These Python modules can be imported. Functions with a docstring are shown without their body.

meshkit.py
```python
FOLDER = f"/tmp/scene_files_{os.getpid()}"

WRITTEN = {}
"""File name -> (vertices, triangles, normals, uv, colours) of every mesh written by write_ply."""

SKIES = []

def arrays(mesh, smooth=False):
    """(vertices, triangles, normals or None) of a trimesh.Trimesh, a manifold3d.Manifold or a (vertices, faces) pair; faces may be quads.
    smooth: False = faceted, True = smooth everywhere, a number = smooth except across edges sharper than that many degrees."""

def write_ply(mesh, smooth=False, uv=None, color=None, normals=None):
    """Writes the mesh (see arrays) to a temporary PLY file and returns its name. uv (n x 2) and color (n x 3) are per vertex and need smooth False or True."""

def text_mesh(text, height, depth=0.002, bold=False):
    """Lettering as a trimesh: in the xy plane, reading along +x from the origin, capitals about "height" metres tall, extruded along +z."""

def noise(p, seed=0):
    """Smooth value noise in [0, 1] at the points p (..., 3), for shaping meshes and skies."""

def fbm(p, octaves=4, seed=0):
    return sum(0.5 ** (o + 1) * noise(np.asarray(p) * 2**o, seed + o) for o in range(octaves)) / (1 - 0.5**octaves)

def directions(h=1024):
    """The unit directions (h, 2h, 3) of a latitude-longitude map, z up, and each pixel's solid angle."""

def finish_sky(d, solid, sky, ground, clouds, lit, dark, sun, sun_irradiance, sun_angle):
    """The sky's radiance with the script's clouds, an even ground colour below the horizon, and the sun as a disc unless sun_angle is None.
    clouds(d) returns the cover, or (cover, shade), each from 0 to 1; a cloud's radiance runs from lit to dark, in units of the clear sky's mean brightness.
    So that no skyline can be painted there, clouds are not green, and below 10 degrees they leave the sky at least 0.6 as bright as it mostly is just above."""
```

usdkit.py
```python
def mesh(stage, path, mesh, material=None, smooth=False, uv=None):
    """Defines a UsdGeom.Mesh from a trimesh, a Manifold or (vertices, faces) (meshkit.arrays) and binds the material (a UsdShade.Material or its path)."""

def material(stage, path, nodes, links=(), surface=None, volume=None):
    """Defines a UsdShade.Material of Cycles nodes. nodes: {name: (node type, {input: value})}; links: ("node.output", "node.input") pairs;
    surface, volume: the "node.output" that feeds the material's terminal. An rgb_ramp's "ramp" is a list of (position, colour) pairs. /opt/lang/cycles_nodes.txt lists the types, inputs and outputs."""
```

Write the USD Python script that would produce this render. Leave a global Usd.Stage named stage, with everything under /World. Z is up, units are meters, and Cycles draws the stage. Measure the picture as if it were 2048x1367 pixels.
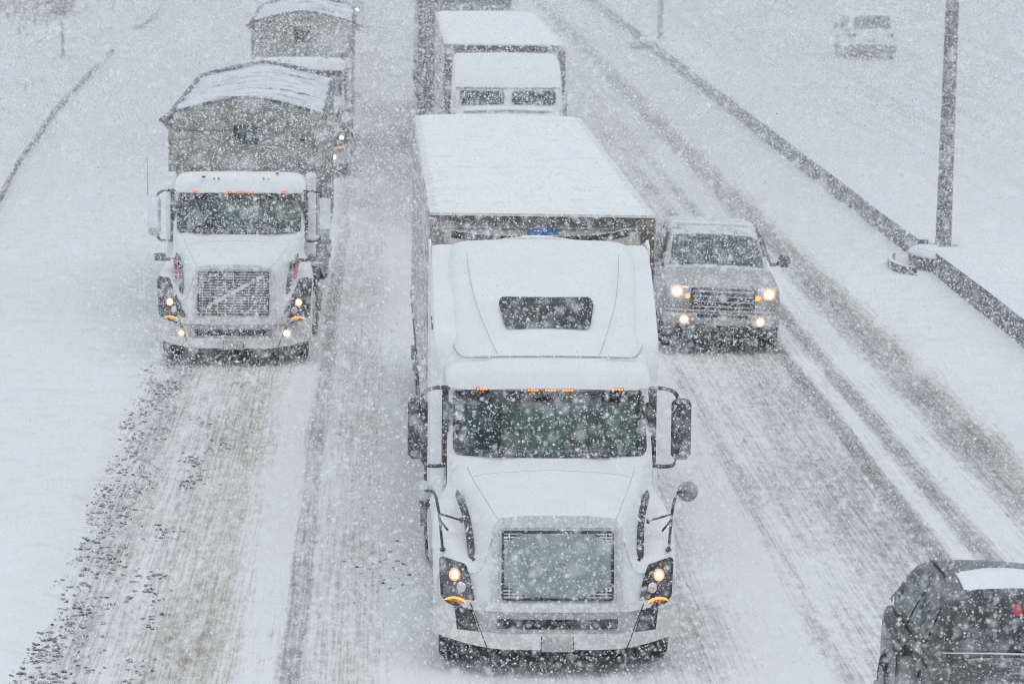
import math
import random
import numpy as np
import trimesh
import manifold3d
from shapely.geometry import Polygon, box as sbox
import meshkit
import usdkit
from pxr import Gf, Sdf, Usd, UsdGeom, UsdLux, UsdShade, Vt

rng = np.random.default_rng(7)
random.seed(7)
stage = Usd.Stage.CreateInMemory()
UsdGeom.SetStageUpAxis(stage, "Z")
UsdGeom.SetStageMetersPerUnit(stage, 1.0)
UsdGeom.Xform.Define(stage, "/World")
UsdGeom.Scope.Define(stage, "/World/Looks")

# ------------------------------------------------------------------ camera, sky, light
CAM_H, YAW, PITCH, ROLL = 8.25, math.radians(1.92105), math.radians(7.37791), math.radians(0.5)
EXPOSURE = 0.30
SUN_EL, SUN_ROT = math.radians(66), math.radians(160)
fw = np.array([math.sin(YAW) * math.cos(PITCH), math.cos(YAW) * math.cos(PITCH), -math.sin(PITCH)])
rt = np.cross(fw, [0, 0, 1.0]); rt /= np.linalg.norm(rt)
up = np.cross(rt, fw)
rt, up = rt * math.cos(ROLL) + up * math.sin(ROLL), -rt * math.sin(ROLL) + up * math.cos(ROLL)
cam = UsdGeom.Camera.Define(stage, "/World/camera")
m = np.eye(4); m[0, :3], m[1, :3], m[2, :3], m[3, :3] = rt, up, -fw, (0, 0, CAM_H)
cam.AddTransformOp().Set(Gf.Matrix4d(m.tolist()))
cam.CreateHorizontalApertureAttr(36.0)
cam.CreateVerticalApertureAttr(36.0 * 683 / 1024)
cam.CreateFocalLengthAttr(36.0 * 7617 / 2048)
cam.CreateFStopAttr(3.5)
cam.CreateFocusDistanceAttr(41.0)
cam.CreateClippingRangeAttr((0.5, 4000.0))
cam.CreateExposureAttr(EXPOSURE)

dome = UsdLux.DomeLight.Define(stage, "/World/sky")
dome.GetPrim().SetCustomDataByKey("kind", "structure")
sky_mat = usdkit.material(stage, "/World/Looks/overcast_sky", {
    "tc": ("texture_coordinate", {}),
    "sky": ("sky_texture", {"sky_type": "single_scattering", "sun_disc": False, "sun_elevation": SUN_EL, "sun_rotation": SUN_ROT, "altitude": 200.0, "aerosol_density": 3.0}),
    "n": ("noise_texture", {"scale": 2.0, "detail": 4.0}),
    "cl": ("rgb_ramp", {"ramp": [(0.3, (5.15, 5.6, 6.1)), (0.7, (6.25, 6.8, 7.35))]}),
    "mx": ("mix", {"mix_type": "mix", "fac": 0.93}),
    "bg": ("background_shader", {"strength": 0.1}),
}, [("tc.generated", "n.vector"), ("n.fac", "cl.fac"), ("sky.color", "mx.color1"), ("cl.color", "mx.color2"), ("mx.color", "bg.color")], surface="bg.background")
UsdShade.MaterialBindingAPI.Apply(dome.GetPrim()).Bind(sky_mat)
sun = UsdLux.DistantLight.Define(stage, "/World/sun")
sun.CreateIntensityAttr(0.14)
sun.CreateAngleAttr(45.0)
sun.CreateColorAttr(Gf.Vec3f(1.0, 0.97, 0.93))
sun.GetPrim().CreateAttribute("inputs:normalize", Sdf.ValueTypeNames.Bool).Set(True)
sd = np.array([math.sin(SUN_ROT) * math.cos(SUN_EL), math.cos(SUN_ROT) * math.cos(SUN_EL), math.sin(SUN_EL)])
zx = np.cross([0, 0, 1.0], sd); zx /= np.linalg.norm(zx)
m = np.eye(4); m[0, :3], m[1, :3], m[2, :3] = zx, np.cross(sd, zx), sd
sun.AddTransformOp().Set(Gf.Matrix4d(m.tolist()))

# ------------------------------------------------------------------ materials
M = {}


def mat(name, nodes, links, surface=None, volume=None):
    M[name] = usdkit.material(stage, "/World/Looks/" + name, nodes, links, surface=surface, volume=volume)


def plain(name, color, rough=0.5, metal=0.0, var=0.12, scale=6.0, coat=0.0, spec=0.5):
    """A colour with soft grime of its own."""
    c = np.array(color, float)
    mat(name, {"g": ("geometry", {}), "n": ("noise_texture", {"scale": scale, "detail": 2.0, "roughness": 0.65}),
               "r": ("rgb_ramp", {"ramp": [(0.3, tuple(c * (1 - var))), (0.7, tuple(np.minimum(c * (1 + var), 0.95)))]}),
               "p": ("principled_bsdf", {"roughness": rough, "metallic": metal, "coat_weight": coat, "specular_ior_level": spec})},
        [("g.position", "n.vector"), ("n.fac", "r.fac"), ("r.color", "p.base_color")], surface="p.BSDF")


def snowy(name, color, lo, hi, rough=0.5, metal=0.0, tilt=0.0, scale=14.0, snow=(0.78, 0.80, 0.83), coat=0.0, stretch=(1, 1, 1)):
    """Paint partly stuck over with snow; snow lies in noise patches, more on faces that look up (tilt)."""
    mat(name, {"g": ("geometry", {}), "mp": ("mapping", {"scale": stretch}), "n": ("noise_texture", {"scale": scale, "detail": 3.0, "roughness": 0.75}), "x": ("separate_xyz", {}),
               "t": ("math", {"math_type": "multiply_add", "value2": tilt}),
               "f": ("map_range", {"range_type": "smoothstep", "from_min": lo, "from_max": hi, "clamp": True}),
               "mx": ("mix", {"color1": color, "color2": snow}), "rr": ("mix_float", {"a": rough, "b": 0.85}),
               "mm": ("mix_float", {"a": metal, "b": 0.0}),
               "p": ("principled_bsdf", {"coat_weight": coat})},
        [("g.position", "mp.vector"), ("mp.vector", "n.vector"), ("g.normal", "x.vector"), ("x.z", "t.value1"), ("n.fac", "t.value3"), ("t.value", "f.value"), ("f.result", "mx.fac"), ("f.result", "rr.fac"), ("f.result", "mm.fac"),
         ("mx.color", "p.base_color"), ("rr.result", "p.roughness"), ("mm.result", "p.metallic")], surface="p.BSDF")


def glow(name, color, strength):
    mat(name, {"e": ("emission", {"color": color, "strength": strength})}, [], surface="e.emission")


def snow_material(name, base, dirt, lo, hi, scale, bump):
    mat(name, {"g": ("geometry", {}), "n": ("noise_texture", {"scale": scale, "detail": 3.0, "roughness": 0.65}), "n2": ("noise_texture", {"scale": 22.0, "detail": 1.0}),
               "f": ("map_range", {"range_type": "smoothstep", "from_min": lo, "from_max": hi, "clamp": True}), "mx": ("mix", {"color1": base, "color2": dirt}),
               "b": ("bump", {"strength": bump, "distance": 0.04}), "p": ("principled_bsdf", {"roughness": 0.9, "specular_ior_level": 0.2})},
        [("g.position", "n.vector"), ("g.position", "n2.vector"), ("n.fac", "f.value"), ("f.result", "mx.fac"), ("mx.color", "p.base_color"), ("n2.fac", "b.height"), ("b.normal", "p.normal")], surface="p.BSDF")


plain("white_paint", (0.76, 0.775, 0.785), 0.58, var=0.035, scale=2.5, spec=0.3)
snowy("white_paint_dirty", (0.60, 0.59, 0.57), 0.45, 0.62, 0.45, scale=9.0, coat=0.2, snow=(0.76, 0.77, 0.78))
snow_material("fresh_snow", (0.80, 0.815, 0.835), (0.74, 0.755, 0.775), 0.45, 0.7, 1.7, 0.2)
snow_material("roof_snow", (0.80, 0.815, 0.83), (0.70, 0.715, 0.73), 0.5, 0.75, 2.2, 0.12)
mat("flake_ice", {"p": ("diffuse_bsdf", {"color": (0.83, 0.84, 0.86)})}, [], surface="p.BSDF")
snowy("chrome_snow", (0.55, 0.56, 0.57), 0.45, 0.66, 0.3, metal=0.35, scale=20.0, snow=(0.70, 0.71, 0.72))
snowy("bumper_grey", (0.43, 0.44, 0.455), 0.48, 0.7, 0.4, scale=22.0, snow=(0.7, 0.71, 0.72))
plain("black_plastic", (0.022, 0.023, 0.026), 0.55, var=0.3, scale=8)
snowy("black_snowy", (0.018, 0.02, 0.024), 0.62, 0.74, 0.5, tilt=0.1, scale=30.0)
snowy("black_half_snow", (0.018, 0.02, 0.024), 0.60, 0.70, 0.5, tilt=0.12, scale=26.0)
plain("chassis_black", (0.012, 0.012, 0.013), 0.8, var=0.3)
plain("rubber", (0.018, 0.018, 0.019), 0.85, var=0.3, scale=12)
plain("seam_grey", (0.42, 0.425, 0.435), 0.7)
plain("rim_grey", (0.25, 0.25, 0.26), 0.5, var=0.3)
plain("interior_dark", (0.014, 0.026, 0.028), 0.8, var=0.3)
plain("interior_grey", (0.08, 0.11, 0.115), 0.8, var=0.25)
plain("paper", (0.62, 0.66, 0.7), 0.7)
plain("cover_grey", (0.27, 0.315, 0.325), 0.75, var=0.13, scale=3)
snowy("grille_bar", (0.16, 0.165, 0.17), 0.36, 0.52, 0.5, scale=9.0, snow=(0.74, 0.755, 0.775))
plain("headlamp_dark", (0.055, 0.055, 0.06), 0.18, var=0.4, scale=15, coat=0.6)
plain("reflector", (0.62, 0.62, 0.62), 0.2, metal=0.5)
plain("amber_lens", (0.62, 0.12, 0.015), 0.3)
plain("red_paint", (0.42, 0.035, 0.05), 0.45)
plain("blue_paint", (0.035, 0.13, 0.36), 0.5)
plain("hi_vis", (0.30, 0.42, 0.05), 0.7)
plain("plate_white", (0.40, 0.41, 0.40), 0.5, var=0.08, scale=14)
snowy("trailer_brown", (0.115, 0.095, 0.078), 0.55, 0.75, 0.6, scale=26.0)
snowy("trailer_tan", (0.48, 0.46, 0.40), 0.5, 0.75, 0.6, scale=9.0, snow=(0.62, 0.61, 0.57))
snowy("trailer_side", (0.28, 0.255, 0.225), 0.40, 0.56, 0.6, scale=5.0, stretch=(1, 0.06, 5), snow=(0.66, 0.66, 0.65))
snowy("hopper_wall", (0.25, 0.24, 0.222), 0.47, 0.72, 0.6, scale=8.0, snow=(0.50, 0.49, 0.47))
snowy("tarp", (0.33, 0.36, 0.40), 0.40, 0.52, 0.6, scale=3.0, stretch=(0.5, 2.2, 1), snow=(0.69, 0.715, 0.75))
snowy("tarp_dark", (0.07, 0.075, 0.085), 0.55, 0.68, 0.6, scale=16.0)
snowy("silver_paint", (0.33, 0.325, 0.32), 0.50, 0.74, 0.4, metal=0.15, tilt=0.06, scale=14.0, snow=(0.60, 0.61, 0.62))
snowy("silver_roof", (0.36, 0.36, 0.37), 0.42, 0.62, 0.4, tilt=0.1, scale=6.0, snow=(0.66, 0.67, 0.69))
snowy("black_car_paint", (0.014, 0.014, 0.017), 0.62, 0.88, 0.30, tilt=0.07, scale=16.0, snow=(0.42, 0.43, 0.46), coat=0.0)
snowy("black_hood_paint", (0.02, 0.02, 0.024), 0.52, 0.90, 0.3, tilt=0.12, scale=9.0, snow=(0.56, 0.57, 0.60))
snowy("frosted_glass", (0.025, 0.04, 0.042), 0.45, 0.85, 0.10, scale=5.0, snow=(0.26, 0.29, 0.30))
plain("dark_glass", (0.016, 0.026, 0.028), 0.08, var=0.4, scale=4)
snowy("teal_glass", (0.03, 0.05, 0.052), 0.35, 0.85, 0.10, scale=5.0, snow=(0.22, 0.27, 0.275))  # frost tone raised, putting reflected brightness into the glass colour
plain("charcoal_paint", (0.045, 0.047, 0.052), 0.4, coat=0.3)
snowy("concrete", (0.12, 0.12, 0.122), 0.55, 0.8, 0.85, tilt=0.35, scale=9.0)
snowy("pole_steel", (0.115, 0.115, 0.11), 0.5, 0.72, 0.6, scale=26.0, tilt=0.1)
plain("dead_brush", (0.30, 0.29, 0.28), 0.9, var=0.3)
plain("bark", (0.075, 0.07, 0.068), 0.9, var=0.3, scale=20)
snowy("clod_dirt", (0.085, 0.08, 0.075), 0.52, 0.75, 0.9, tilt=0.12, scale=30.0, snow=(0.6, 0.6, 0.6))
plain("tail_red", (0.36, 0.03, 0.03), 0.3)
glow("lamp_white", (1.0, 0.88, 0.70), 18.0)
glow("halo_glow", (1.0, 0.44, 0.16), 1.15)  # painted bloom: warm glow around a lit lamp, not a lamp part
glow("lamp_amber", (1.0, 0.30, 0.03), 2.2)
glow("lamp_orange", (1.0, 0.24, 0.06), 0.9)

mat("windscreen", {"f": ("fresnel", {"IOR": 1.27}), "t": ("transparent_bsdf", {"color": (0.60, 0.74, 0.73)}), "gl": ("glossy_bsdf", {"color": (0.9, 0.95, 0.95), "roughness": 0.03}), "mx": ("mix_closure", {})},
    [("f.fac", "mx.fac"), ("t.BSDF", "mx.closure1"), ("gl.BSDF", "mx.closure2")], surface="mx.closure")

# road: snow packed and torn by tyres; slush tracks run along the lanes (functions of x), flecks break them up
TRACK = [(-6.0, 0.0), (-4.1, 0.0), (-3.7, .22), (-3.45, .34), (-3.15, .46), (-2.8, .30), (-2.45, .40), (-2.3, .41), (-1.8, .45), (-1.7, .32), (-1.5, .24), (-1.42, .06), (-1.12, .10), (-1.05, .42), (-.86, .45), (-.80, .24), (-.5, .31), (-.1, .26),
         (.02, .14), (.12, .02), (.6, .03), (1.2, .16), (2.2, .14), (3.0, .28), (3.3, .36), (3.7, .22), (4.0, .10), (4.45, .10), (4.6, .36), (4.75, .38), (4.85, .2), (5.05, .36), (5.3, .28), (5.5, .40), (6.0, .45), (6.25, .41), (6.36, .42), (6.46, .66), (6.64, .62), (6.72, .18), (6.9, .14), (7.02, .56), (7.2, .56), (7.34, .16),
         (7.72, .16), (7.9, .46), (8.15, .60), (8.5, .57), (8.68, .36), (8.95, .12), (9.6, 0.0)]
FAR_MIST = [(-6, 0), (-3.5, .1), (-2.3, .2), (-1.7, .12), (-1.2, .06), (-.9, .26), (-.4, .24), (.1, .16), (1, .1), (3, .1), (5.4, .14), (6.2, .22), (6.5, .30), (6.75, .2), (7.1, .30), (7.35, .12), (7.8, .22), (8.1, .52), (8.5, .48), (8.75, .2), (9.2, 0), (10, 0)]  # distant tracks, mist fade painted into the road colour
X0, X1 = -6.0, 10.0
TAN = [(-6, 0.05), (-3.2, .15), (-2.35, .8), (-1.75, .95), (-1.3, .5), (-1.05, .05), (-.8, .1), (-.6, .65), (0, .5), (2, .2), (3.5, .2), (5.5, .1), (6, .05), (6.6, .05), (7.2, .1), (8.1, .12), (8.6, .5), (10, .5)]
grey = lambda v: (v, v, v)
mat("road_snow", {
    "g": ("geometry", {}), "x": ("separate_xyz", {}), "wob": ("noise_texture", {"scale": 0.07, "detail": 2.0}), "wv": ("math", {"math_type": "multiply_add", "value2": 0.22, "value3": -0.11}), "xx": ("math", {"math_type": "add"}),
    "u": ("map_range", {"from_min": X0, "from_max": X1, "to_min": 0.0, "to_max": 1.0, "clamp": True}),
    "tr": ("rgb_ramp", {"ramp": [((a - X0) / (X1 - X0), grey(v)) for a, v in TRACK]}), "tf": ("rgb_ramp", {"ramp": [((a - X0) / (X1 - X0), grey(v)) for a, v in FAR_MIST]}), "yf": ("map_range", {"range_type": "smoothstep", "from_min": 66.0, "from_max": 112.0, "clamp": True}), "tm": ("mix", {}), "tn": ("rgb_ramp", {"ramp": [((a - X0) / (X1 - X0), grey(v)) for a, v in TAN]}),
    "m1": ("mapping", {"scale": (1, 0.28, 1)}), "n1": ("noise_texture", {"scale": 9.0, "detail": 4.0, "roughness": 0.75}),
    "m2": ("mapping", {"scale": (1, 0.012, 1)}), "n2": ("noise_texture", {"scale": 26.0, "detail": 2.0, "roughness": 0.7}),
    "m3": ("mapping", {"scale": (1, 0.5, 1)}), "n3": ("noise_texture", {"scale": 0.35, "detail": 2.0}),
    "n4": ("noise_texture", {"scale": 30.0, "detail": 2.0, "roughness": 0.7}),
    "a1": ("math", {"math_type": "multiply_add", "value2": 0.85, "value3": -0.55}), "a2": ("math", {"math_type": "multiply_add", "value2": 0.72}), "a3": ("math", {"math_type": "multiply_add", "value2": 0.45}), "ad": ("math", {"math_type": "add"}),
    "cov": ("map_range", {"range_type": "smoothstep", "from_min": 0.56, "from_max": 1.06, "clamp": True}),
    "dk": ("map_range", {"range_type": "smoothstep", "from_min": 0.86, "from_max": 1.35, "clamp": True}),
    "slush": ("mix", {"color1": (0.41, 0.413, 0.42), "color2": (0.50, 0.455, 0.39)}),
    "c1": ("mix", {"color1": (0.79, 0.80, 0.82)}), "c2": ("mix", {"color2": (0.17, 0.17, 0.172)}),
    "fl": ("map_range", {"range_type": "smoothstep", "from_min": 0.66, "from_max": 0.72, "clamp": True}), "fm": ("math", {"math_type": "multiply"}), "c3": ("mix", {"color2": (0.13, 0.115, 0.10)}),
    "b": ("bump", {"strength": 0.5, "distance": 0.03}), "p": ("principled_bsdf", {"roughness": 0.8, "specular_ior_level": 0.25})},
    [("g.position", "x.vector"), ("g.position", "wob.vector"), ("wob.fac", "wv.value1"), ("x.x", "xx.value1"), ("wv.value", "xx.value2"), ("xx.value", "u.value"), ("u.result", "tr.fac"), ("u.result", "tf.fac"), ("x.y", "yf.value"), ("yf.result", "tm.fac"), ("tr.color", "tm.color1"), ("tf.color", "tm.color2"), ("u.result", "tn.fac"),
     ("g.position", "m1.vector"), ("m1.vector", "n1.vector"), ("g.position", "m2.vector"), ("m2.vector", "n2.vector"), ("g.position", "m3.vector"), ("m3.vector", "n3.vector"), ("g.position", "n4.vector"),
     ("n1.fac", "a1.value1"), ("n2.fac", "a2.value1"), ("a1.value", "a2.value3"), ("n3.fac", "a3.value1"), ("a2.value", "a3.value3"), ("tm.color", "ad.value1"), ("a3.value", "ad.value2"),
     ("ad.value", "cov.value"), ("ad.value", "dk.value"), ("tn.color", "slush.fac"), ("cov.result", "c1.fac"), ("slush.color", "c1.color2"), ("c1.color", "c2.color1"), ("dk.result", "c2.fac"),
     ("n4.fac", "fl.value"), ("fl.result", "fm.value1"), ("cov.result", "fm.value2"), ("fm.value", "c3.fac"), ("c2.color", "c3.color1"),
     ("c3.color", "p.base_color"), ("n1.fac", "b.height"), ("b.normal", "p.normal")], surface="p.BSDF")
snowy("far_road_snow", (0.56, 0.565, 0.575), 0.30, 0.52, 0.85, scale=1.6, stretch=(1, 0.012, 1), snow=(0.79, 0.80, 0.82))

# ------------------------------------------------------------------ helpers
COUNT = {}


def numbered(parent, name):
    k = COUNT.get((parent, name), 0)
    COUNT[(parent, name)] = k + 1
    return f"{parent}/{name}" + (f"_{k:03d}" if k else "")


def joined(ms):
    if isinstance(ms, (list, tuple)) and len(ms) and isinstance(ms[0], (list, tuple, trimesh.Trimesh)) is False:
        return ms
    if not isinstance(ms, (list, tuple)):
        return ms
    vs, fs, n = [], [], 0
    for q in ms:
        v, f, _ = meshkit.arrays(q)
        vs.append(v); fs.append(f + n); n += len(v)
    return trimesh.Trimesh(np.vstack(vs), np.vstack(fs), process=False)


def split_normals(v, f, deg):
    """Vertices, faces and normals, smooth except across edges sharper than deg."""
    _, back = np.unique(np.round(v, 5), axis=0, return_inverse=True)
    back = back.ravel(); cor = back[f].ravel()
    fn = np.cross(v[f[:, 1]] - v[f[:, 0]], v[f[:, 2]] - v[f[:, 0]]); ar = np.linalg.norm(fn, axis=1, keepdims=True); un = fn / np.maximum(ar, 1e-12)
    face = np.repeat(np.arange(len(f)), 3)
    order = np.argsort(cor, kind="stable"); cs = cor[order]
    start = np.searchsorted(cs, np.arange(back.max() + 1)); count = np.bincount(cs, minlength=back.max() + 1)
    n = count[cs]; a = np.repeat(np.arange(len(cs)), n)
    b = np.repeat(start[cs], n) + np.arange(n.sum()) - np.repeat(np.cumsum(n) - n, n)
    fa, fb = face[order[a]], face[order[b]]
    ok = (un[fa] * un[fb]).sum(1) > math.cos(math.radians(deg))
    acc = np.zeros((len(cs), 3)); np.add.at(acc, a[ok], fn[fb[ok]])
    nn = np.empty_like(acc); nn[order] = acc / np.maximum(np.linalg.norm(acc, axis=1, keepdims=True), 1e-12)
    key = np.c_[f.ravel(), np.round(nn * 500).astype(int)]
    _, first, inv = np.unique(key, axis=0, return_index=True, return_inverse=True)
    return v[f.ravel()[first]], inv.reshape(-1, 3), nn[first]


def part(parent, name, ms, material, smooth=38, label=None, kind=None):
    path = numbered(parent, name)
    if smooth is False or smooth is True:
        p = usdkit.mesh(stage, path, joined(ms), M[material], smooth=smooth).GetPrim()
    else:
        v, f, _ = meshkit.arrays(joined(ms))
        v, f, nn = split_normals(v, f, smooth)
        u = usdkit.mesh(stage, path, (v, f), M[material], smooth=False)
        u.CreateNormalsAttr(Vt.Vec3fArray.FromNumpy(nn.astype(np.float32))); u.SetNormalsInterpolation("vertex")
        p = u.GetPrim()
    if label: p.SetCustomDataByKey("label", label)
    if kind: p.SetCustomDataByKey("kind", kind)
    return path


def tag(path, label, category=None, group=None, kind=None):
    p = stage.GetPrimAtPath(path)
    for k, v in (("label", label), ("category", category), ("group", group), ("kind", kind)):
        if v: p.SetCustomDataByKey(k, v)
    return path


def thing(name, label, category, loc=(0, 0, 0), roll=0.0, yaw=0.0, group=None):
    path = numbered("/World", name)
    x = UsdGeom.Xform.Define(stage, path)
    x.AddTranslateOp().Set(Gf.Vec3d(*map(float, loc)))
    x.AddRotateXYZOp().Set(Gf.Vec3f(0, float(roll), float(yaw)))
    return tag(path, label, category, group)


def copy_of(src, name, label, loc, roll=0.0, yaw=0.0, group=None):
    cat = stage.GetPrimAtPath(src).GetCustomDataByKey("category")
    path = thing(name, label, cat, loc, roll, yaw, group)
    p = stage.GetPrimAtPath(path)
    p.GetReferences().AddInternalReference(src)
    p.SetInstanceable(True)
    return path


def structure(name, ms, material, smooth=True):
    path = part("/World", name, ms, material, smooth)
    return tag(path, None, kind="structure")


def bx(x0, x1, y0, y1, z0, z1, c=0.0):
    """A box, its edges chamfered by c."""
    if c <= 0:
        b = trimesh.creation.box([x1 - x0, y1 - y0, z1 - z0]); b.apply_translation([(x0 + x1) / 2, (y0 + y1) / 2, (z0 + z1) / 2]); return b
    pts = []
    for sx, X in ((1, x0), (-1, x1)):
        for sy, Y in ((1, y0), (-1, y1)):
            for sz, Z in ((1, z0), (-1, z1)):
                pts += [(X, Y + sy * c, Z + sz * c), (X + sx * c, Y, Z + sz * c), (X + sx * c, Y + sy * c, Z)]
    return trimesh.convex.convex_hull(np.array(pts))


def rod(p, q, r, r2=None, n=10):
    p, q = np.array(p, float), np.array(q, float)
    return tube([p, q], [r, r if r2 is None else r2], n)


def tube(path, r, n=8, closed_ends=True):
    p = np.asarray(path, float)
    r = np.broadcast_to(np.asarray(r, float), (len(p),))
    t = np.gradient(p, axis=0); t /= np.linalg.norm(t, axis=1, keepdims=True) + 1e-12
    a = np.cross(t, np.where(np.abs(t[:, 2:]) < 0.9, [0, 0, 1.0], [1.0, 0, 0])); a /= np.linalg.norm(a, axis=1, keepdims=True) + 1e-12
    b, ang = np.cross(t, a), np.arange(n) * 2 * np.pi / n
    v = (p[:, None] + r[:, None, None] * (np.cos(ang)[None, :, None] * a[:, None] + np.sin(ang)[None, :, None] * b[:, None])).reshape(-1, 3)
    f = []
    for i in range(len(p) - 1):
        for j in range(n):
            k = (j + 1) % n
            f += [(i * n + j, i * n + k, (i + 1) * n + k), (i * n + j, (i + 1) * n + k, (i + 1) * n + j)]
    if closed_ends:
        v = np.vstack([v, p[0], p[-1]]); e = len(p) - 1
        for j in range(n):
            k = (j + 1) % n
            f += [(len(v) - 2, k, j), (len(v) - 1, e * n + j, e * n + k)]
    return trimesh.Trimesh(v, np.array(f), process=False)


def curve(pts, n=12):
    """A smooth polyline through pts."""
    from scipy.interpolate import PchipInterpolator
    pts = np.array(pts, float); s = np.r_[0, np.cumsum(np.linalg.norm(np.diff(pts, axis=0), axis=1))]
    return PchipInterpolator(s, pts)(np.linspace(0, s[-1], n))


def disc(c, r, axis=(0, -1, 0), depth=0.02, n=20):
    c, axis = np.array(c, float), np.array(axis, float) / np.linalg.norm(axis)
    return tube([c - axis * depth / 2, c + axis * depth / 2], r, n)


def dome_cap(c, r, depth, axis=(0, -1, 0), n=18, rings=5):
    """A shallow domed disc facing axis."""
    c, axis = np.array(c, float), np.array(axis, float) / np.linalg.norm(axis)
    s = np.linspace(0, np.pi / 2, rings)
    return tube([c + axis * depth * (math.sin(k) - .35) for k in s], [max(r * math.cos(k), 1e-3) for k in s], n)


def loft(rings, caps=True):
    """Rings of equally many points, joined in turn."""
    R = np.array(rings, float); k, n = R.shape[:2]
    v = R.reshape(-1, 3); f = []
    i, j = np.meshgrid(np.arange(k - 1), np.arange(n), indexing="ij"); i, j = i.ravel(), j.ravel(); q = (j + 1) % n
    f = np.vstack([np.c_[i * n + j, i * n + q, (i + 1) * n + q], np.c_[i * n + j, (i + 1) * n + q, (i + 1) * n + j]])
    if caps:
        v = np.vstack([v, R[0].mean(0), R[-1].mean(0)])
        j = np.arange(n); q = (j + 1) % n
        f = np.vstack([f, np.c_[np.full(n, len(v) - 2), q, j], np.c_[np.full(n, len(v) - 1), (k - 1) * n + j, (k - 1) * n + q]])
    t = trimesh.Trimesh(v, f, process=False)
    if caps and t.volume < 0: t.invert()
    return t


def chaikin(p, times=2):
    p = np.array(p, float)
    for _ in range(times):
        q = np.empty((2 * (len(p) - 1) + 2, p.shape[1])); q[0], q[-1] = p[0], p[-1]
        q[1:-1:2] = .75 * p[:-1] + .25 * p[1:]; q[2:-1:2] = .25 * p[:-1] + .75 * p[1:]
        p = q
    return p


def mirrored(half):
    """A half profile from the centre line outward becomes a whole ring (x >= 0 given first)."""
    h = np.array(half, float); o = h[::-1].copy(); o[:, 0] *= -1
    return np.vstack([o, h[1:] if abs(h[0, 0]) < 1e-9 else h])


def between(stations, n):
    """Smooth in-between stations."""
    from scipy.interpolate import PchipInterpolator
    y = np.array([s[0] for s in stations], float); v = np.array([s[1] for s in stations], float)
    f = PchipInterpolator(y, v); t = np.unique(np.r_[np.linspace(y[0], y[-1], n), y])
    return [(k, f(k)) for k in t]


def rounded(pts, r=0.04):
    p = Polygon(pts)
    return p.buffer(-r, join_style=2).buffer(r, quad_segs=4) if r else p


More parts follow.
